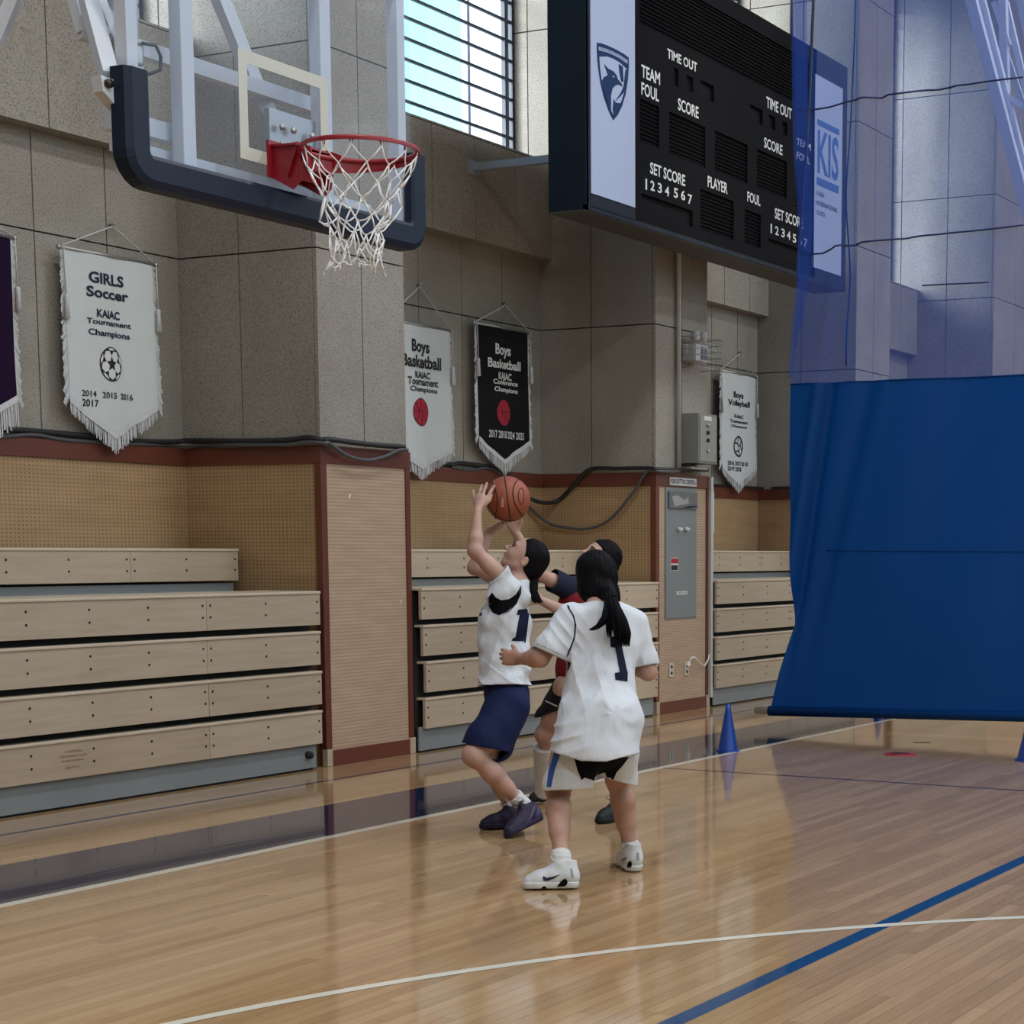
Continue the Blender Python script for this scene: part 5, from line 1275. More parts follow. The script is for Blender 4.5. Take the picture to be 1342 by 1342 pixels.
def head(f, c, fw, up, s=1.0, face=True):
    """c: centre of the skull; fw: where the face points; up: crown direction"""
    fw = unit(fw); up = unit(up-fw*(up@fw)); sd = np.cross(fw, up)
    q = lambda a, b, e_: c+s*(a*fw+b*up+e_*sd)
    ax = (fw, up, sd); k = 0.022*s
    f.ell(q(-0.012, 0.018, 0), (0.096*s, 0.088*s, 0.076*s), ax, k)
    f.ell(q(0.030, -0.030, 0), (0.060*s, 0.080*s, 0.060*s), ax, 0.03*s)
    f.ell(q(0.055, -0.088, 0), (0.026*s, 0.022*s, 0.026*s), ax, 0.03*s)
    for e_ in (-1, 1):
        f.cap(q(-0.008, -0.062, e_*0.052), q(0.058, -0.092, e_*0.014), 0.016*s, 0.013*s, 0.025*s)
        f.ell(q(0.060, -0.035, e_*0.034), (0.026*s, 0.028*s, 0.024*s), ax, 0.02*s)
        f.cap(q(0.083, 0.018, e_*0.012), q(0.068, 0.020, e_*0.046), 0.009*s, 0.008*s, 0.014*s)
        f.ell(q(0.088, 0.0, e_*0.031), (0.012*s, 0.011*s, 0.015*s), ax, 0.012*s, sub=True)
        f.ell(q(0.072, -0.001, e_*0.031), (0.012*s, 0.0115*s, 0.013*s), ax, 0.004*s)
        f.ell(q(-0.018, -0.024, e_*0.078), (0.019*s, 0.032*s, 0.010*s), unit_axes(fw+0.35*sd*e_, up, sd), 0.006*s)
        f.ell(q(-0.014, -0.022, e_*0.089), (0.008*s, 0.016*s, 0.006*s), ax, 0.004*s, sub=True)
    f.cap(q(0.085, 0.008, 0), q(0.111, -0.025, 0), 0.0070*s, 0.0090*s, 0.012*s)
    for e_ in (-1, 1): f.ell(q(0.100, -0.030, e_*0.009), (0.009*s, 0.007*s, 0.008*s), ax, 0.006*s)
    f.cap(q(0.086, -0.052, -0.015), q(0.086, -0.052, 0.015), 0.0065*s, 0.0065*s, 0.006*s)
    f.cap(q(0.092, -0.052, -0.004), q(0.092, -0.052, 0.004), 0.0055*s, None, 0.008*s)
    f.cap(q(0.085, -0.064, -0.012), q(0.085, -0.064, 0.012), 0.0075*s, 0.0075*s, 0.006*s)
    f.ell(q(0.078, -0.076, 0), (0.010*s, 0.004*s, 0.016*s), ax, 0.006*s, sub=True)
    return q
def unit_axes(a, b, c):
    a = unit(a); b = unit(b-a*(a@b)); return (a, b, np.cross(a, b))
def fingers(f, chains, r0=0.0085, k=0.006):
    for ch in chains:
        n = len(ch)-1
        for i in range(n): f.cap(ch[i], ch[i+1], r0*(1-0.09*i), r0*(1-0.09*(i+1)), k)
def hand(f, wrist, fdir, pnorm, size=1.0, curl=0.5, spread=0.25, thumb_side=1, thumb_curl=0.4, bends=None):
    """palm plus four fingers and a thumb. fdir: towards the knuckles; pnorm: out of the palm side"""
    fd = unit(fdir); pn = unit(pnorm-fd*(fd@pnorm)); sd = np.cross(fd, pn)*thumb_side    # sd: towards the thumb
    L = 0.082*size
    kn = []
    for i, o in enumerate((0.030, 0.011, -0.009, -0.028)):
        b = wrist+fd*L*(1.0-0.05*abs(i-1)-0.05*(i == 3))+sd*o*size; kn.append(b)
        f.cap(wrist+sd*o*0.5*size+fd*0.005, b, 0.0125*size, 0.0105*size, 0.012)
    f.ell(wrist+fd*L*0.5, (0.044*size, 0.036*size, 0.014*size), (fd, sd, pn), 0.012)
    lens = ((0.040, 0.024, 0.019), (0.044, 0.028, 0.020), (0.041, 0.026, 0.019), (0.032, 0.019, 0.017))
    tips = []
    for i in range(4):
        c = curl if bends is None else bends[i]
        base = kn[i]; a = unit(fd+sd*(0.5-i/3.0)*spread*2)
        ang = c*0.55; p = base; ch = [p]
        for j, l in enumerate(lens[i]):
            d = unit(a*cos(ang)+pn*sin(ang)); p = p+d*l*size; ch.append(p); ang += c*(0.95, 0.7, 0.5)[j]
        fingers(f, [ch], 0.0086*size, 0.005); tips.append(ch)
    tb = wrist+fd*0.018*size+sd*0.022*size
    d1 = unit(fd*0.55+sd*0.75+pn*0.35); p1 = tb+d1*0.036*size; d2 = unit(fd*0.85+sd*0.35+pn*(0.2+thumb_curl)); p2 = p1+d2*0.030*size; p3 = p2+unit(d2+pn*thumb_curl*0.5-sd*0.2)*0.024*size
    f.cap(tb, p1, 0.0135*size, 0.0105*size, 0.012); fingers(f, [[p1, p2, p3]], 0.0098*size, 0.005)
    return kn, tips
def arm(f, sh, el, wr, s=1.0):
    f.cap(sh, el, 0.043*s, 0.034*s, 0.02); f.cap(sh+(el-sh)*0.25, sh+(el-sh)*0.65, 0.042*s, 0.038*s, 0.02)
    f.ell(el, (0.034*s,)*3, None, 0.02)
    m_ = el+(wr-el)*0.3; f.cap(el, m_, 0.034*s, 0.036*s, 0.02); f.cap(m_, wr, 0.036*s, 0.0225*s, 0.02)
def leg(f, hip, kn, an, back, s=1.0):
    """back: direction the calf bulges"""
    b = unit(back); f.cap(hip, kn, 0.080*s, 0.052*s, 0.04)
    f.cap(hip+(kn-hip)*0.1+b*0.01, hip+(kn-hip)*0.6, 0.078*s, 0.064*s, 0.04)
    f.ell(kn, (0.052*s,)*3, None, 0.03); f.ell(kn-b*0.014, (0.036*s,)*3, None, 0.03)
    c = kn+(an-kn)*0.32+b*0.012; f.cap(kn, c, 0.046*s, 0.050*s, 0.03); f.cap(c, kn+(an-kn)*0.62+b*0.004, 0.050*s, 0.040*s, 0.03); f.cap(kn+(an-kn)*0.55, an, 0.040*s, 0.031*s, 0.03)
def torso(f, pel, chest, neck, shl, shr, fw, s=1.0, hipw=1.0):
    up = unit(chest-pel); sd = unit(shr-shl); fwp = unit(np.cross(up, sd)); 
    if fwp@fw < 0: fwp = -fwp
    f.ell(pel, (0.155*s*hipw, 0.105*s, 0.105*s), unit_axes(sd, up, fwp), 0.05)
    w = pel+(chest-pel)*0.5; f.ell(w, (0.118*s, 0.12*s, 0.086*s), unit_axes(sd, up, fwp), 0.06)
    f.ell(chest, (0.145*s, 0.15*s, 0.100*s), unit_axes(sd, up, fwp), 0.06)
    top = (shl+shr)/2
    for p in (shl, shr): f.cap(top+(neck-top)*0.25, p, 0.052*s, 0.046*s, 0.05)
def crease(x): return np.abs(np.sin(x*0.5))**0.7-0.62
def soft_noise(seed, sc, amp, aniso=(1, 1, 1)):
    r = np.random.RandomState(seed); W = r.normal(size=(9, 3))*sc*np.array(aniso); ph = r.rand(9)*6.28
    def fn(X, Y, Z):
        v = 0
        for w, p in zip(W, ph): v = v+np.sin(X*w[0]+Y*w[1]+Z*w[2]+p)
        return v*(amp/4.0)
    return fn
def shoe(parent, heel, toe, up, s, mats, name='shoe', ank=None, lace='cord', h=0.0035, lace_label=None):
    """heel/toe: points under the sole; up: shoe's own up. returns frame function"""
    fw = unit(toe-heel); L = np.linalg.norm(toe-heel); up = unit(up-fw*(up@fw)); sd = np.cross(fw, up)
    q = lambda a, b, e_: heel+fw*a*L+up*b*s+sd*e_*s      # a along 0..1, b height m, e_ side m
    lo, hi = bounds([q(-0.05, 0, -0.06), q(1.05, 0, 0.06), q(0, 0.15, 0), q(0.3, 0.15, 0.05), q(1, 0.1, 0), q(-.05, 0.0, 0.06)], 0.05)
    f = Field(lo, hi, h)
    f.cap(q(0.14, 0.050, 0), q(0.42, 0.050, 0.003), 0.036*s, 0.040*s, 0.02)
    f.cap(q(0.42, 0.045, 0.003), q(0.70, 0.034, 0.004), 0.042*s, 0.040*s, 0.02)
    f.cap(q(0.70, 0.032, 0.004), q(0.86, 0.026, 0.0), 0.040*s, 0.032*s, 0.02)
    f.cap(q(0.14, 0.05, 0), q(0.15, 0.105, 0), 0.036*s, 0.030*s, 0.02)
    f.cap(q(0.22, 0.06, 0), q(0.31, 0.094, 0), 0.037*s, 0.034*s, 0.02); f.cap(q(0.30, 0.085, 0), q(0.62, 0.052, 0), 0.024*s, 0.022*s, 0.02)
    f.cutplane(q(0.5, 0.013, 0), -up, 0.4)
    f.ell(q(0.22, 0.138, 0), (0.040*s, 0.030*s, 0.028*s), (fw, up, sd), 0.006, sub=True)
    f.cap(q(0.40, 0.078, 0), q(0.275, 0.132, 0), 0.017*s, 0.013*s, 0.008)
    f.cutplane(q(0.13, 0.114, 0), unit(up*1.0-fw*0.05), 0.055*s)
    body = f.mesh(name, mats[0], parent, 1)
    g = Field(lo, hi, h)
    g.cap(q(0.15, 0.026, 0), q(0.45, 0.024, 0.004), 0.040*s, 0.041*s, 0.01); g.cap(q(0.45, 0.024, 0.004), q(0.72, 0.022, 0.004), 0.041*s, 0.046*s, 0.01); g.cap(q(0.72, 0.022, 0.004), q(0.865, 0.022, 0.0), 0.046*s, 0.036*s, 0.01)
    g.cutplane(q(0.5, 0.0015, 0), -up, 0.4); g.cutplane(q(0.5, 0.027, 0), up, 0.4)
    sole = g.mesh('sole', mats[1], body, 1)
    # laces
    lm = MB()
    for i in range(5):
        a = 0.37+0.065*i; b_ = 0.116-0.0115*i-0.02*(i/5)
        lm.tube([q(a, b_-0.016, -0.024), q(a+0.02, b_-0.002, -0.008), q(a+0.02, b_-0.002, 0.008), q(a, b_-0.016, 0.024)], 0.0028*s, 5)
    for e_ in (-1, 1): lm.tube([q(0.36, 0.118, 0), q(0.42, 0.140, e_*0.020), q(0.49, 0.128, e_*0.034), q(0.44, 0.112, e_*0.02), q(0.38, 0.116, 0)], 0.0026*s, 5)
    lm.build('laces', lace, body, kind='stuff')
    return body, sole, q
def sock(parent, an, kn, up0, len_, r=0.037, mat='sock', foot=None, name='sock', r2=None):
    f = Field(*bounds([an, an+(kn-an)*len_, foot if foot is not None else an], 0.08), 0.004)
    top = an+(kn-an)*len_
    f.cap(an, top, r, r2 or r*1.08, 0.01); f.cap(an, an-(kn-an)*0.12, r*0.92, r*0.62, 0.02)
    if foot is not None: f.cap(an-(kn-an)*0.08, foot, r*0.68, r*0.55, 0.02)
    f.warp(lambda X, Y, Z: 0.0008*np.sin((X*up0[0]+Y*up0[1]+Z*up0[2])*320))
    f.cutplane(top, kn-an, 0.08)
    return f.mesh(name, mat, parent, 1)
# ------------------------------------------------------------------ player A: shooting, profile to the left
SD = 9.60
pa = thing('person', (on_z(668, 1092)[0], on_z(668, 1092)[1], 0), 'person in white jersey and navy shorts, shooting the ball with both arms raised', 'person', 'players under the basket')
BALLC = D(665.2, 654, 9.64); BALLR = 0.1175
hc = D(688.5, 729.5, SD)
fw = unit(-0.76*R3+0.62*U3-0.10*F3); upv = unit(0.62*R3+0.78*U3)
shN = D(668, 768, 9.50); shF = D(676, 770, 9.76); neck = D(681, 764, SD)
elN = D(622.5, 722, 9.42); wrN = D(625.5, 671, 9.46)
elF = D(622, 744, 9.78); wrF = D(641, 697, 9.78)
pel = D(664, 912, SD+0.02); chest = D(664, 815, SD+0.01)
hipN = D(668, 925, 9.53); hipF = D(668, 925, 9.69); knN = D(621, 990, 9.40); knF = D(636, 992, 9.72)
anN = D(687, 1056, 9.60); anF = D(672, 1062, 9.78)
f = Field(*bounds([hc, knN, anN, anF, elN, elF, wrN, wrF, BALLC, shF, hipF], 0.14), 0.0042)
q = head(f, hc, fw, upv, 0.98)
f.cap(hc-0.055*upv-0.03*fw, neck+0.03*U3*-1, 0.050, 0.054, 0.03)
torso(f, pel, chest, neck, shN, shF, -R3)
arm(f, shN, elN, wrN, 0.98); arm(f, shF, elF, wrF, 0.98)
leg(f, hipN, knN, anN, R3*0.7-U3*0.4, 0.98); leg(f, hipF, knF, anF, R3*0.7-U3*0.4, 0.98)
# near hand: heel of the palm against the ball, fingers fanned over its left side
def onball(px, py, d): 
    p = D(px, py, d); v = unit(p-BALLC); return BALLC+v*(BALLR+0.006)
palm = D(629.5, 657, 9.50)
kns = [D(622.5, 655.5, 9.51), D(627.5, 651.5, 9.50), D(632.5, 650.5, 9.49), D(637.5, 653.5, 9.49)]
for k_ in kns: f.cap(wrN+(palm-wrN)*0.15, k_, 0.0135, 0.0105, 0.014)
f.ell(palm, (0.034, 0.038, 0.017), unit_axes(R3, U3, F3), 0.015)
ch = [[kns[0], D(620.5, 648.5, 9.53), D(620.0, 643.0, 9.56)], [kns[1], D(629.5, 643, 9.51), D(631.5, 636, 9.53)], [kns[2], D(635.0, 641.5, 9.51), D(638.0, 633.5, 9.53)], [kns[3], D(642.5, 645, 9.50), D(647.5, 637.0, 9.515)]]
fingers(f, ch, 0.0088, 0.005)
f.cap(D(634, 662, 9.49), D(641, 655.5, 9.50), 0.012, 0.0105, 0.012); fingers(f, [[D(641, 655.5, 9.50), D(643.5, 649, 9.505)]], 0.0095, 0.005)
# far hand below the ball
pf = D(652, 689.5, 9.72)
for a_, b_ in ((wrF, D(655, 687, 9.70)), (wrF, D(658, 688, 9.74)), (wrF, D(655, 688.5, 9.78))): f.cap(a_, b_, 0.0165, 0.011, 0.014)
fingers(f, [[D(652, 687.5, 9.67), D(657, 684.5, 9.63), D(661.5, 682.6, 9.60)]], 0.0098, 0.006)
for i, (d_) in enumerate((9.72, 9.75, 9.78)):
    fingers(f, [[D(656, 687.5, d_), onball(667, 688.5-i*2, d_+0.01), onball(676, 684-i*3, d_+0.02), onball(683, 677-i*3, d_+0.02)]], 0.0086, 0.006)
body = f.mesh('body', 'skin2', pa, 1, keep=1)
# fingernails
nl = MB()
for c_ in ch: 
    t_ = c_[-1]; nl.ball(t_-F3*0.0060+U3*0.001, 0.0042, 6, 4, (1, 1, 1.2))
nl.build('fingernail', plain('nail', (0.55, 0.38, 0.32), 0.3), pa, kind='stuff')
# face details
def facebits(parent, q, s, lookup=0.0):
    for e_ in (-1, 1):
        c_ = q(0.0755, -0.001, e_*0.031)
        MB().ball(c_, 0.0105*s, 14, 10).build('eye', 'eye_white', parent)
        c2 = q(0.0815, 0.001+lookup, e_*0.0335)
        MB().ball(c2, 0.0068*s, 10, 8).build('iris', 'iris', parent)
        MB().tube([q(0.085, 0.0075, e_*0.019), q(0.089, 0.0095, e_*0.030), q(0.078, 0.0060, e_*0.044)], 0.0026*s, 5).build('eyelash', 'brow', parent)
        MB().tube([q(0.092, 0.020, e_*0.016), q(0.0935, 0.0245, e_*0.030), q(0.080, 0.022, e_*0.050)], [0.0028*s, 0.0038*s, 0.0018*s], 6).build('eyebrow', 'brow', parent)
    MB().tube([q(0.0895, -0.0535, -0.017), q(0.0960, -0.0535, -0.006), q(0.0960, -0.0535, 0.006), q(0.0895, -0.0535, 0.017)], 0.0042*s, 6).tube([q(0.0885, -0.0625, -0.014), q(0.0925, -0.0635, 0), q(0.0885, -0.0625, 0.014)], 0.0048*s, 6).build('lips', 'lips', parent)
    MB().tube([q(0.088, -0.0578, -0.019), q(0.0945, -0.058, 0), q(0.088, -0.0578, 0.019)], 0.0020*s, 5).build('mouth_line', 'brow', parent)
    for e_ in (-1, 1): MB().ball(q(0.1015, -0.0355, e_*0.0085), 0.0032*s, 6, 4).build('nostril', 'brow', parent)
facebits(pa, q, 0.98)
# hair: smooth cap swept back into a low ponytail
hf = Field(*bounds([hc, hc-fw*0.1, neck, D(700, 800, SD)], 0.16), 0.0035)
sd_ = np.cross(fw, upv)
hf.ell(q(-0.022, 0.022, 0), (0.100, 0.090, 0.083), (fw, upv, sd_), 0.01)
hf.ell(q(-0.062, -0.030, 0), (0.062, 0.066, 0.066), (fw, upv, sd_), 0.03)
hf.cap(q(-0.075, -0.055, 0), q(-0.055, -0.085, 0), 0.040, 0.030, 0.03)
hf.ell(q(0.066, -0.030, 0), (0.078, 0.094, 0.14), (fw, upv, sd_), 0.012, sub=True)
for e_ in (-1, 1): hf.ell(q(-0.014, -0.036, e_*0.090), (0.026, 0.038, 0.026), (fw, upv, sd_), 0.008, sub=True)
hf.warp(soft_noise(3, 90, 0.0022, (1, 1, 0.4)))
hair = hf.mesh('hair', 'hair', pa, 1)
def strands(parent, root, pts, n, spread0, spread1, r, seed, name='ponytail', mat='hair', taper=0.25):
    rg_ = random.Random(seed); m_ = MB(); P_ = [npv(root)]+[npv(p) for p in pts]
    for i in range(n):
        a = rg_.random()*2*pi; rr = sqrt(rg_.random()); o1 = (R3*cos(a)+F3*sin(a))*rr
        L_ = 0.82+0.24*rg_.random(); out_ = []; ns = len(P_)-1; wob = rg_.random()*6
        for j in range(ns*3+1):
            t_ = min(j/3*L_, ns-1e-6); k0 = int(t_); fr = t_-k0; c_ = P_[k0]*(1-fr)+P_[k0+1]*fr
            w_ = spread0+(spread1-spread0)*min(1, t_/ns*1.4)
            w_ *= 1.0-0.45*max(0, t_/ns-0.6)
            out_.append(c_+o1*w_+0.002*np.array([sin(wob+t_*2), cos(wob+t_*2.3), 0]))
        m_.tube(out_, [r*(1-(1-taper)*(k_/(len(out_)-1))**2) for k_ in range(len(out_))], 5)
    return m_.build(name, mat, parent, kind='stuff')
tie = q(-0.085, -0.070, 0)
strands(pa, D(701, 757, 9.60), [D(699, 765, 9.57), D(698, 775, 9.55), D(700, 784, 9.54), D(706, 790, 9.54)], 90, 0.016, 0.032, 0.0042, 4)
# jersey
jf = Field(*bounds([shN, shF, pel, chest, D(640, 745, 9.5), D(700, 905, 9.6), D(625, 900, 9.6), elF], 0.12), 0.0045)
upT = unit(chest-pel); sdT = F3
JA = unit_axes(-R3, U3, F3)
jf.ell(D(661, 822, SD+0.01), (0.140, 0.17, 0.165), unit_axes(unit(-R3+0.05*U3), U3, F3), 0.03)
jf.ell(D(664, 775, SD), (0.085, 0.062, 0.165), JA, 0.05)
jf.ell(D(661, 870, SD+0.01), (0.134, 0.20, 0.160), JA, 0.05)
jf.ell(D(662, 905, SD+0.01), (0.139, 0.12, 0.170), JA, 0.05)
jf.cap(shN-U3*0.01, shN+(elN-shN)*0.42, 0.066, 0.062, 0.035); jf.cap(shF, shF+(elF-shF)*0.5, 0.066, 0.062, 0.035)
jf.cap(D(676, 775, SD), D(682, 768, SD), 0.07, 0.064, 0.03)
jf.cap(D(682, 782, SD-0.05), D(682, 782, SD+0.08), 0.056, 0.056, 0.04)
jf.cap(D(656, 785, 9.50), D(664, 805, 9.50), 0.072, 0.070, 0.03)
jf.warp(lambda X, Y, Z: 0.0035*np.sin((X*F3[0]+Y*F3[1])*70+Z*16)*np.clip((1.35-Z)*3, 0.2, 1))
jf.warp(soft_noise(11, 22, 0.008, (1, 1, 1.6)))
jf.warp(lambda X, Y, Z: 0.010*crease(((X-pel[0])*R3[0]+(Y-pel[1])*R3[1])*70-(Z-pel[2])*16+np.sin(Z*9))*np.exp(-((Z-pel[2]-0.28)/0.16)**2))
jf.warp(soft_noise(12, 50, 0.0022))
# dragged folds radiating from the waist
jf.warp(lambda X, Y, Z: 0.012*crease(((X-pel[0])*R3[0]+(Y-pel[1])*R3[1])*38+(Z-pel[2])*55)*np.exp(-((Z-pel[2]-0.08)/0.10)**2))
jf.shell(0.010)
cN = shN+(elN-shN)*0.34; jf.cutplane(cN, elN-shN, 0.10)
cF = shF+(elF-shF)*0.42; jf.cutplane(cF, elF-shF, 0.10)
jf.cutplane(D(661, 899, SD), -unit(U3-0.02*R3), 0.30)
jf.cap(neck-U3*0.0, neck+U3*0.12-R3*0.02, 0.058, 0.075, 0.008, sub=True)
jer = jf.mesh('jersey', 'jersey', pa, 2, keep=1)
decal(jer, [(640.5, 783), (645, 776.5), (650, 783), (657, 786.5), (667, 785), (676, 779), (681.5, 770), (680, 781), (674, 793), (664, 802), (654, 806.5), (646, 803), (641, 795)], 9.5, 'black_cloth', jer, 'armpit_panel', label='black panel under the sleeve')
decal(jer, [(678.5, 799), (690, 797.5), (691.5, 800.5), (686.8, 840.5), (670.5, 840), (671.5, 836.5), (675.5, 835), (680.5, 806), (677, 806)], 9.5, 'num', jer, 'numeral', label='dark numeral one')
decal(jer, [(692.2, 798.5), (693.8, 799.5), (688.6, 842.5), (685, 842.3), (687, 841), (691.5, 801)], 9.5, 'num', jer, 'numeral_edge')
decal(jer, [(629.2, 797), (632.5, 793), (632, 806), (628.6, 808)], 9.5, 'num', jer, 'chest_letter')
decal(jer, [(681.8, 767.5), (683, 768.5), (682.5, 778), (677, 791), (668, 801), (657, 807.5), (668, 799.5), (675.5, 790), (681, 777)], 9.5, 'black_cloth', jer, 'piping')
# shorts
sf = Field(*bounds([pel, D(600, 985, 9.5), D(700, 895, 9.6), D(700, 895, 9.3), D(620, 985, 9.9)], 0.10), 0.0045)
sf.ell(D(663, 908, SD+0.01), (0.118, 0.10, 0.145), JA, 0.03)
sf.cap(D(667, 925, 9.54), D(634, 972, 9.44), 0.105, 0.098, 0.04); sf.cap(D(668, 925, 9.68), D(650, 975, 9.70), 0.105, 0.095, 0.04)
sf.cap(D(666, 930, 9.54), D(642, 985, 9.46), 0.100, 0.098, 0.04)
sf.cap(D(626, 985, 9.44), D(634, 1000, 9.44), 0.092, 0.09, 0.03)
sf.warp(soft_noise(21, 24, 0.006, (1, 1, 0.7))); sf.shell(0.010)
sf.cutplane(D(634, 979, 9.46), -unit(U3+0.20*R3), 0.22); sf.cutplane(D(664, 893, SD), U3, 0.3)
sho = sf.mesh('shorts', 'shorts_navy', pa, 2, keep=1)
# socks and shoes
skn = sock(pa, anN, knN, U3, 0.21, 0.039, foot=anN+R3*0.0-U3*0.03); sock(pa, anF, knF, U3, 0.17, 0.041, foot=anF-U3*0.03-R3*0.03)
decal(skn, [(683.5, 1052), (685, 1045.5), (686, 1051)], 9.5, 'num', skn, 'sock_mark', step=1.0)
toeN = npv(on_z(664, 1099, 0.003)); heelN = D(712, 1075, 9.61)
s1, s1s, qq = shoe(pa, heelN, toeN, unit(-R3*0.42+U3*0.9), 1.0, ('shoe_purple', 'shoe_purple'), lace='cable')
decal(s1, [(701, 1052), (703, 1052), (697, 1070), (693, 1078), (689, 1080), (687, 1072), (690, 1077), (695, 1068)], 9.6, 'shoe_purple2', s1, 'side_mark', step=1.5)
decal(s1, [(701.5, 1051), (706, 1052), (711.5, 1057), (712.5, 1066), (709, 1073), (700, 1083), (690, 1093), (699, 1076), (704, 1062)], 9.6, 'shoe_purple2', s1, 'heel_panel', step=1.5)
toeF = npv(on_z(629, 1087, 0.003)); heelF = npv(on_z(686, 1084, 0.003))
s2, s2s, qq2 = shoe(pa, heelF, toeF, U3, 1.0, ('shoe_purple', 'shoe_purple'), lace='cable')

# ball
ball = thing('basketball', BALLC, 'orange-brown basketball held up in the raised hands of the shooter', 'ball')
def mat_ball():
    m, nt, b = new_mat('pebbled_leather'); p = pos(nt)
    v = nt.nodes.new('ShaderNodeTexVoronoi'); v.inputs['Scale'].default_value = 330; nt.links.new(p, v.inputs['Vector'])
    n = nz(nt, 14, 3, vec=p); c = ramp(nt, n.outputs[0], [(0.3, (0.25, 0.055, 0.026)), (0.7, (0.33, 0.082, 0.040))]).outputs[0]
    nt.links.new(c, b.inputs['Base Color']); b.inputs['Roughness'].default_value = 0.5; bump(nt, b, v.outputs['Distance'], 0.5, 0.002); return m
M['ball'] = mat_ball()
MB().ball(BALLC, BALLR, 64, 40).build('ball_skin', 'ball', ball)
bu = unit(U3*0.97+R3*-0.14+F3*0.1); ba = unit(R3*0.85-F3*0.5); ba = unit(ba-bu*(ba@bu)); bb = np.cross(bu, ba)
def bseam(fn, n=72, name='seam'):
    MB().tube([BALLC+unit(fn(2*pi*i/n))*(BALLR+0.0002) for i in range(n)], 0.0030, 6, closed=True).build(name, 'dark', ball)
bseam(lambda t_: bu*cos(t_)+(-F3*0.97+R3*0.10)*sin(t_))
bseam(lambda t_: bu*cos(t_)+unit(-F3*0.55-R3*0.9)*sin(t_))
bseam(lambda t_: unit(-F3*0.9+R3*-0.35)*cos(t_)+unit(R3)*sin(t_)*0+bu*sin(t_)*0.5+R3*0.0+unit(R3*1.0)*sin(t_)*0.0+R3*0.62) if False else None
for s_ in (-1, 1): bseam(lambda t_, s_=s_: (bu*cos(t_)-F3*sin(t_))*0.80+R3*s_*0.60*(0.75+0.25*cos(2*t_)))
MB().poly([BALLC-F3*(BALLR*0.985)+R3*(0.085*BALLR/0.1175*0+a_)+U3*b_ for a_, b_ in ((-0.020, -0.058), (-0.006, -0.060), (-0.004, -0.012), (-0.018, -0.010))], -F3*0.0005).build('print_mark', 'lips', ball)
mm = MB()
pts_ = []
for i in range(24):
    t_ = 2*pi*i/24; a_ = 0.080+0.013*cos(t_); b_ = 0.004+0.042*sin(t_); z2 = sqrt(max(1e-6, BALLR**2-a_*a_-b_*b_))+0.0008; pts_.append(BALLC+R3*a_+U3*b_-F3*z2)
mm.tube(pts_, 0.0022, 5, closed=True).build('oval_mark', 'dark', ball)
# ------------------------------------------------------------------ player B: nearest, seen from behind, arms low
GD = 8.25
pb = thing('person', (on_z(775, 1155)[0], on_z(775, 1155)[1], 0), 'person seen from behind in white jersey number 1 with black ponytail, nearest the camera', 'person', 'players under the basket')
hc = D(779, 753, 8.36); fw = unit(F3*0.80-R3*0.50+U3*0.32); upv = unit(U3*0.94-F3*0.30)
neck = D(786, 793, 8.27); shL = D(747, 811, 8.20); shR = D(832, 818, 8.30)
chest = D(790, 842, 8.26); pel = D(783, 950, 8.14)
elL = D(708, 862, 8.17); wrL = D(681, 863.5, 8.34)
elR = D(849, 880, 8.34); wrR = D(826, 868, 8.55)
hipL = D(757, 958, 8.10); hipR = D(811, 960, 8.22); knL = D(731, 1030, 8.24); knR = D(811, 1020, 8.47)
anL = D(735, 1126, 8.03); anR = D(826, 1112, 8.50)
f = Field(*bounds([hc, neck, shL, shR, elL, wrL, elR, wrR, pel, anL, anR, D(645, 860, 8.4)], 0.14), 0.0044)
q = head(f, hc, fw, upv, 0.95)
f.cap(hc-0.05*upv-0.02*fw, neck, 0.050, 0.056, 0.03)
torso(f, pel, chest, neck, shL, shR, F3)
arm(f, shL, elL, wrL, 1.08); arm(f, shR, elR, wrR, 1.08)
leg(f, hipL+F3*0.03, knL, anL, -F3*0.9, 1.04); leg(f, hipR, knR, anR, -F3*0.9+R3*0.3, 1.06)
# left hand loosely closed, reaching at the shooter
kns_, tips_ = hand(f, wrL, -R3*0.93+F3*0.25+U3*0.12, unit(F3*0.9+U3*0.1-R3*0.1), 0.93, 1.45, 0.12, -1, 0.9)
hand(f, wrR, -R3*0.7+F3*0.6, unit(-U3), 0.93, 0.5, 0.2, -1)
body = f.mesh('body', 'skin', pb, 1, keep=1)
facebits(pb, q, 0.95)
hf = Field(*bounds([hc, neck, D(790, 800, 8.3)], 0.17), 0.0036)
sd_ = np.cross(fw, upv); sd_ = unit(sd_); upq = unit(np.cross(sd_, fw))
hf.ell(q(-0.018, 0.020, 0), (0.105, 0.098, 0.092), (fw, upq, sd_), 0.01)
hf.ell(q(-0.060, -0.030, 0), (0.060, 0.075, 0.080), (fw, upq, sd_), 0.03)
hf.cap(q(-0.055, -0.075, -0.028), q(-0.055, -0.075, 0.028), 0.050, 0.050, 0.03)
hf.cap(D(777, 772, 8.31), D(789, 782, 8.26), 0.055, 0.045, 0.05)
hf.cap(q(-0.095, -0.055, 0.01), D(801, 782, 8.16), 0.040, 0.030, 0.03)
hf.ell(q(0.085, -0.035, 0), (0.070, 0.090, 0.14), (fw, upq, sd_), 0.012, sub=True)
hf.warp(soft_noise(5, 90, 0.0028, (1, 1, 0.35)))
hf.warp(lambda X, Y, Z: 0.0007*np.sin((X*R3[0]+Y*R3[1])*330+Z*60))
hf.mesh('hair', 'hair', pb, 1)
MB().tube([D(801, 783, 8.13)+0.026*(R3*cos(2*pi*i/16)+F3*sin(2*pi*i/16)+U3*0.3*cos(2*pi*i/16)) for i in range(16)], 0.006, 6, closed=True).build('hair_tie', 'black_cloth', pb)
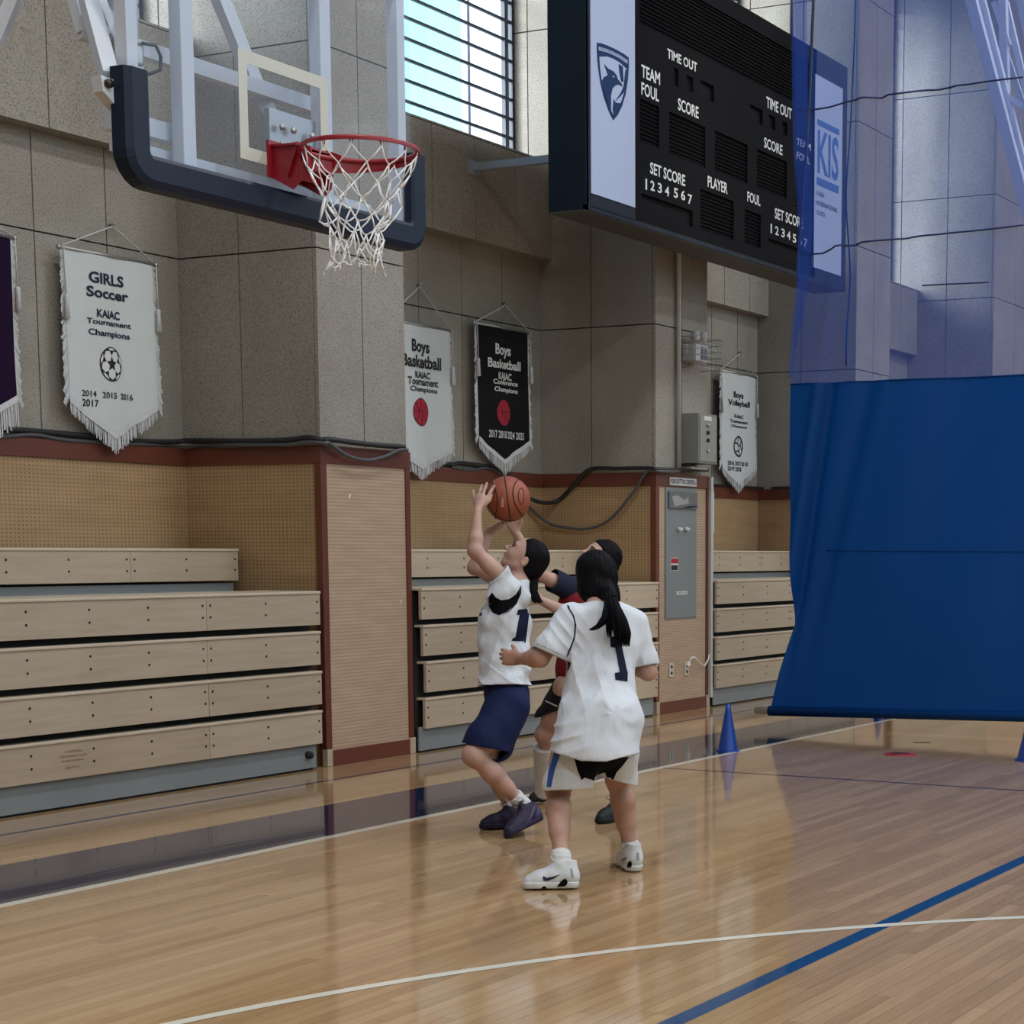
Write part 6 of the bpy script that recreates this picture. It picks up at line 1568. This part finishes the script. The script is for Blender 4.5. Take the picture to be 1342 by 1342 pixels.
strands(pb, D(800, 778, 8.14), [D(805, 795, 8.09), D(811, 812, 8.07), D(816, 830, 8.06), D(817, 847, 8.06)], 150, 0.020, 0.040, 0.0045, 9)
strands(pb, D(799, 780, 8.14), [D(797, 797, 8.10), D(794, 808, 8.08), D(788, 818, 8.07), D(776, 826, 8.07)], 60, 0.016, 0.020, 0.0042, 10)
strands(pb, D(799, 785, 8.13), [D(799, 800, 8.09), D(798, 818, 8.07), D(798, 836, 8.07)], 34, 0.010, 0.012, 0.0036, 11)
jf = Field(*bounds([shL, shR, pel, chest, elL, elR, D(720, 1000, 8.1), D(845, 1000, 8.1)], 0.13), 0.0046)
JB = unit_axes(R3+0.05*F3, U3, F3)
jf.ell(D(789, 850, 8.25), (0.170, 0.20, 0.128), JB, 0.04)
jf.ell(D(789, 806, 8.26), (0.135, 0.062, 0.085), JB, 0.05)
jf.ell(D(786, 905, 8.20), (0.165, 0.20, 0.135), JB, 0.05)
jf.ell(D(788, 945, 8.13), (0.192, 0.15, 0.165), JB, 0.06)
jf.ell(D(781, 990, 8.12), (0.188, 0.17, 0.185), unit_axes(R3-0.02*U3, U3, F3), 0.06)
jf.cap(D(755, 965, 8.06), D(747, 1005, 8.08), 0.085, 0.085, 0.05)
jf.cap(shL+R3*0.01, D(722, 850, 8.18), 0.073, 0.075, 0.04); jf.cap(shR-R3*0.005, D(845, 866, 8.33), 0.070, 0.062, 0.04)
jf.cap(D(722, 850, 8.18), D(712, 866, 8.18), 0.075, 0.074, 0.03); jf.cap(D(845, 866, 8.33), D(848, 880, 8.34), 0.062, 0.06, 0.03)
# creases: under the arm, across the small of the back, and a gathered bunch low on the right
def rel(X, Y, Z, p): return (X-p[0])*R3[0]+(Y-p[1])*R3[1], (Z-p[2])
def folds(X, Y, Z):
    a, z = rel(X, Y, Z, D(790, 900, 8.1))
    v = 0.016*crease(a*46-z*44+1.5*np.sin(z*9))*np.exp(-((z+0.02)/0.16)**2)*np.clip(-a*8+0.5, 0, 1)
    a2, z2 = rel(X, Y, Z, D(812, 935, 8.0)); r = np.sqrt(a2*a2+z2*z2)
    v = v+0.0026*np.sin(np.arctan2(z2, a2+0.02)*7+2*np.sin(r*30))*np.exp(-(r/0.12)**2)*np.clip(r/0.07, 0, 1)
    v = v+0.009*crease(a*62+z*9+1.3*np.sin(z*13))*np.exp(-((z-0.10)/0.25)**2)
    a3, z3 = rel(X, Y, Z, D(745, 965, 8.05)); v = v+0.014*crease(z3*100-a3*30)*np.exp(-((z3)/0.07)**2)*np.clip(0.6-a3*4, 0, 1)
    a4, z4 = rel(X, Y, Z, D(745, 830, 8.1)); v = v+0.010*crease(a4*110+z4*90)*np.exp(-(a4*a4+z4*z4)/0.008)
    return v
jf.warp(folds); jf.warp(soft_noise(31, 20, 0.006, (1, 1, 0.8))); jf.warp(soft_noise(32, 46, 0.0022))
jf.shell(0.010)
cL = D(722.5, 857.5, 8.18); jf.cutplane(cL, unit(-R3*0.40-U3*0.92), 0.105)
cR = D(848, 873, 8.34); jf.cutplane(cR, unit(R3*0.18-U3*0.98), 0.085)
jf.cutplane(D(780, 998, 8.1), -unit(U3+0.03*R3), 0.34); jf.cutplane(D(755, 994.5, 8.1), -unit(U3+0.30*R3), 0.34); jf.cutplane(D(812, 994.5, 8.1), -unit(U3-0.28*R3), 0.34)
jf.cap(neck-U3*0.004+F3*0.01, neck+U3*0.12, 0.058, 0.07, 0.008, sub=True)
jer = jf.mesh('jersey', 'jersey', pb, 2, keep=1)
decal(jer, [(800, 834.5), (811, 834), (813, 838), (821.5, 879), (822.5, 881), (822, 893.5), (806.5, 891), (805.5, 882), (812, 881), (806.5, 849), (800, 848)], 8.1, 'num', jer, 'numeral', label='dark numeral one on the back')
seam = [(743.5, 796), (745.3, 795.3), (752, 806), (755.2, 820), (753, 838), (745, 858), (742, 862), (743.5, 856), (751, 838), (753.3, 820), (750.5, 807)]
decal(jer, seam, 8.1, 'num', jer, 'sleeve_seam', step=1.2)
decal(jer, [(743, 794), (744.6, 793.2), (747, 796), (746, 797.2)], 8.1, 'num', jer, 'sleeve_seam', step=1.2)
def hem_line(p0, p1, nm, parent, mat='num', D_=8.1, w=1.1):
    n = 8; a = [(p0[0]+(p1[0]-p0[0])*i/n, p0[1]+(p1[1]-p0[1])*i/n) for i in range(n+1)]
    return decal(parent, a+[(x, y+w) for x, y in reversed(a)], D_, mat, parent, nm, step=1.2)
M['hem_grey'] = plain('hem_grey_thread', (0.25, 0.27, 0.32), 0.8)  # plain grey for cuff stitching and heel tab lettering
hem_line((704, 843), (740, 860), 'cuff_stitching', jer, 'hem_grey', w=0.8)
# shorts: white with a blue stripe and a black centre panel
sf = Field(*bounds([pel, D(705, 1040, 8.1), D(845, 1040, 8.2)], 0.14), 0.0046)
sf.ell(D(783, 975, 8.16), (0.162, 0.11, 0.125), JB, 0.03)
sf.cap(D(760, 985, 8.14), D(742, 1030, 8.16), 0.105, 0.104, 0.03); sf.cap(D(806, 985, 8.24), D(806, 1020, 8.34), 0.105, 0.098, 0.03)
sf.cap(D(742, 1030, 8.16), D(740, 1055, 8.16), 0.105, 0.10, 0.02); sf.cap(D(806, 1020, 8.34), D(806, 1045, 8.36), 0.098, 0.095, 0.02)
sf.warp(soft_noise(41, 24, 0.005, (1, 1, 0.6))); sf.shell(0.010)
sf.cutplane(D(742, 1035, 8.14), -unit(U3-0.05*R3), 0.17); sf.cutplane(D(812, 1024, 8.34), -unit(U3+0.3*R3), 0.14); sf.cutplane(D(783, 945, 8.14), U3, 0.3)
sho = sf.mesh('shorts', 'shorts_white', pb, 2, keep=1)
decal(sho, [(727, 984), (735, 986), (727, 1010), (722.5, 1031.5), (717, 1031), (719, 1010)], 8.0, 'blue_cloth', sho, 'side_stripe', label='blue side stripe')
decal(sho, [(752, 992), (824, 992), (816, 1003), (808, 1012), (803, 1024), (797, 1024), (793, 1012), (786, 1014), (779, 1023), (766, 1019), (762, 1022), (757, 1010)], 8.0, 'black_cloth', sho, 'centre_panel', label='black centre panel')
sock(pb, anL, knL, U3, 0.09, 0.043, foot=anL-U3*0.03, r2=0.043); sock(pb, anR, knR, U3, 0.10, 0.042, foot=anR-U3*0.03, r2=0.042)
for (px_, py_, an_, k_) in ((728, 1129.5, 8.0, 1), (820, 1111.5, 8.45, 0.6)):
    pass
M['mark'] = plain('dark_shoe_mark', (0.008, 0.012, 0.04), 0.4)
toe = npv(on_z(686, 1165, 0.002)); heel = npv(on_z(757, 1164, 0.002)); heel = heel
b1_, s1_, q1_ = shoe(pb, heel, toe, U3, 1.08, ('shoe_white', 'shoe_sole'), lace='cord')
so1 = [o for o in pb.children if o.name.startswith('sock')]
decal(b1_, [(711, 1149.5), (713, 1148), (716, 1150.5), (726, 1148.5), (735, 1145.5), (727, 1151), (717, 1154.5), (712, 1154)], 8.0, 'mark', b1_, 'side_mark', step=1.2)
for tg in (b1_, s1_):
    decal(tg, [(729.5, 1162), (737, 1153), (741, 1151), (744, 1154.5), (743.5, 1158), (741, 1161)], 8.0, 'black_cloth', b1_, 'heel_cutout', step=1.2, off=0.004)
decal(s1_, [(708, 1165), (711, 1161.5), (714.5, 1161), (716, 1163.5), (715.5, 1165.3)], 8.0, 'black_cloth', b1_, 'forefoot_cutout', step=1.2, off=0.004)
decal(b1_, [(747, 1138.5), (749.5, 1138.5), (752, 1149.5), (749, 1150)], 8.0, 'hem_grey', b1_, 'heel_tab_lettering', step=1.2)
toe = npv(on_z(813, 1129, 0.002)); heel = npv(on_z(832, 1143, 0.002))
b2_, s2_, q2_ = shoe(pb, heel, heel+unit(toe-heel)*0.265, U3, 1.12, ('shoe_white', 'shoe_sole'), lace='cord')
decal(b2_, [(815, 1126.5), (822, 1123), (821, 1125), (817, 1128), (815, 1128)], 8.4, 'mark', b2_, 'side_mark', step=1.2)
for tg in (b2_, s2_): decal(tg, [(822, 1136.5), (823.5, 1130), (826.5, 1127.5), (828.5, 1131), (827.5, 1136.5)], 8.4, 'black_cloth', b2_, 'heel_cutout', step=1.2, off=0.004)
decal(b2_, [(833.5, 1117.5), (837, 1117.5), (837.5, 1127.5), (834.5, 1128)], 8.4, 'hem_grey', b2_, 'heel_tab_lettering', step=1.2)
sk = [o for o in pb.children if o.name.split('.')[0] == 'sock']
decal(sk[0], [(726, 1131.5), (735, 1129), (735.5, 1129.8), (727, 1132.8)], 8.0, 'mark', sk[0], 'sock_mark', step=1.0)
decal(sk[1], [(817, 1111.5), (822, 1111.5), (822, 1113), (817, 1113)], 8.4, 'mark', sk[1], 'sock_mark', step=1.0)

# ------------------------------------------------------------------ player C: defender in red and navy behind the other two
DD = 10.25
pc = thing('person', (on_z(750, 1065)[0], on_z(750, 1065)[1], 0), 'person in red jersey with navy sleeves and black shorts, defending behind the other two', 'person', 'players under the basket')
hc = D(787, 731, 10.25); fw = unit(-R3*0.70+U3*0.42-F3*0.52); upv = unit(U3*0.9+R3*0.42)
neck = D(783, 768, 10.27); shA = D(755, 775, 10.18); shB = D(796, 785, 10.30)
chest = D(768, 815, 10.28); pel = D(758, 905, 10.30)
elA = D(706, 753, 10.02); wrA = D(675, 696, 9.98)
elB = D(752, 808, 10.0); wrB = D(707, 786, 9.90)
hipA = D(742, 912, 10.32); hipB = D(772, 912, 10.30); knA = D(714, 962, 10.42); knB = D(812, 985, 10.1)
anA = D(711, 1037, 10.70); anB = D(811, 1058, 10.15)
f = Field(*bounds([hc, neck, shA, shB, elA, wrA, elB, wrB, pel, knA, knB, anA, anB, D(665, 670, 9.95)], 0.14), 0.0046)
q = head(f, hc, fw, upv, 0.98)
f.cap(hc-0.05*upv-0.03*fw, neck, 0.050, 0.054, 0.03)
torso(f, pel, chest, neck, shA, shB, -R3)
arm(f, shA, elA, wrA, 0.98); arm(f, shB, elB, wrB, 0.98)
leg(f, hipA, knA, anA, R3+F3*0.3, 0.88); leg(f, hipB, knB, anB, R3+F3*0.3, 0.88)
hand(f, wrA, unit(-R3*0.25+U3*0.95-F3*0.05), unit(-F3*0.9-R3*0.2), 0.98, 0.25, 0.3, 1, 0.2)
hand(f, wrB, unit(-R3*0.8+U3*0.45-F3*0.1), unit(-R3*0.3-F3*0.9), 0.98, 0.35, 0.25, -1, 0.2)
f.mesh('body', 'skin2', pc, 1, keep=1)
facebits(pc, q, 0.98)
hf = Field(*bounds([hc, neck, D(800, 790, 10.3)], 0.16), 0.0042); sd_ = unit(np.cross(fw, upv)); upq = unit(np.cross(sd_, fw))
hf.ell(q(-0.020, 0.020, 0), (0.102, 0.094, 0.086), (fw, upq, sd_), 0.01)
hf.ell(q(-0.060, -0.035, 0), (0.058, 0.068, 0.070), (fw, upq, sd_), 0.03)
hf.cap(q(-0.085, -0.05, 0), q(-0.09, -0.12, 0), 0.040, 0.030, 0.03)
hf.ell(q(0.082, -0.032, 0), (0.074, 0.088, 0.14), (fw, upq, sd_), 0.012, sub=True)
hf.warp(soft_noise(8, 90, 0.0022)); hf.mesh('hair', 'hair', pc, 1)
strands(pc, D(803, 758, 10.22), [D(806, 770, 10.2), D(808, 785, 10.2), D(806, 800, 10.2)], 50, 0.014, 0.024, 0.0045, 14)
jf = Field(*bounds([shA, shB, elA, elB, pel, chest], 0.16), 0.005)
JC = unit_axes(R3, U3, F3)
jf.ell(D(766, 820, 10.28), (0.150, 0.18, 0.135), JC, 0.04); jf.ell(D(770, 782, 10.26), (0.125, 0.065, 0.10), JC, 0.05); jf.ell(D(757, 792, 10.2), (0.105, 0.10, 0.11), JC, 0.04); jf.ell(D(760, 875, 10.3), (0.135, 0.16, 0.13), JC, 0.05)
jf.warp(soft_noise(51, 22, 0.006)); jf.shell(0.010); jf.cutplane(D(758, 888, 10.3), -U3, 0.3); jf.cap(neck, neck+U3*0.12, 0.06, 0.07, 0.008, sub=True)
jer = jf.mesh('jersey', 'jersey_red', pc, 2, keep=1)
sl = Field(*bounds([shA, elA, shB, elB], 0.14), 0.0046)
sl.cap(shA, shA+(elA-shA)*0.75, 0.070, 0.062, 0.03); sl.cap(shB, shB+(elB-shB)*0.45, 0.070, 0.062, 0.03); sl.cap(shA+R3*0.01, shB-R3*0.01, 0.066, 0.066, 0.03)
sl.ell(D(766, 806, 10.28), (0.142, 0.11, 0.122), JC, 0.03)
sl.warp(soft_noise(52, 26, 0.004)); sl.shell(0.010); c_ = shA+(elA-shA)*0.66; sl.cutplane(c_, elA-shA, 0.10); c_ = shB+(elB-shB)*0.45; sl.cutplane(c_, elB-shB, 0.10)
sl.cap(neck, neck+U3*0.12, 0.058, 0.07, 0.008, sub=True); sl.cutplane(D(766, 812, 10.28), -U3, 0.2)
sl.mesh('undershirt_sleeves', 'jersey_navy', pc, 2, keep=1)
sf = Field(*bounds([pel, knA, knB], 0.16), 0.005)
sf.ell(D(758, 905, 10.3), (0.150, 0.12, 0.13), JC, 0.03); sf.cap(D(744, 912, 10.32), D(722, 945, 10.4), 0.105, 0.090, 0.03); sf.cap(D(722, 945, 10.4), D(716, 960, 10.42), 0.09, 0.085, 0.02)
sf.cap(D(772, 912, 10.3), D(796, 965, 10.12), 0.105, 0.092, 0.03)
sf.warp(soft_noise(53, 22, 0.005)); sf.shell(0.010); sf.cutplane(D(724, 935, 10.4), -unit(U3-0.25*R3), 0.15); sf.cutplane(D(795, 955, 10.14), -unit(U3-0.3*R3), 0.17); sf.cutplane(D(758, 878, 10.3), U3, 0.3)
sho = sf.mesh('shorts', 'shorts_black', pc, 2, keep=1)
decal(sho, [(715, 917.5), (731, 924.5), (730.5, 926.5), (715, 919.5)], 10.3, 'sock', sho, 'printed_mark', step=1.5)
decal(jer, [(741, 868), (744, 868), (744, 876), (741, 876)], 10.2, 'sock', jer, 'jersey_letter', step=1.5) if False else None
sock(pc, anA, knA, U3, 0.80, 0.044, foot=anA-U3*0.03, r2=0.062, name='long_sock'); sock(pc, anB, knB, U3, 0.80, 0.040, foot=anB-U3*0.03, r2=0.056, name='long_sock', mat='shorts_black')
toe = npv(on_z(693, 1053, 0.002)); heel = toe+unit(R3*0.75+F3*0.25-npv((0, 0, 0)))*0.25; heel[2] = 0.03
shoe(pc, heel, toe, U3, 1.0, ('shoe_black', 'shoe_black'), lace='cable')
toe = npv(on_z(783, 1080, 0.002)); heel = toe+unit(np.array([R3[0]*0.55+F3[0]*0.8, R3[1]*0.55+F3[1]*0.8, 0]))*0.25; heel[2] = 0.002
shoe(pc, heel, toe, U3, 1.0, ('shoe_blackg', 'shoe_blackg'), lace='cable')
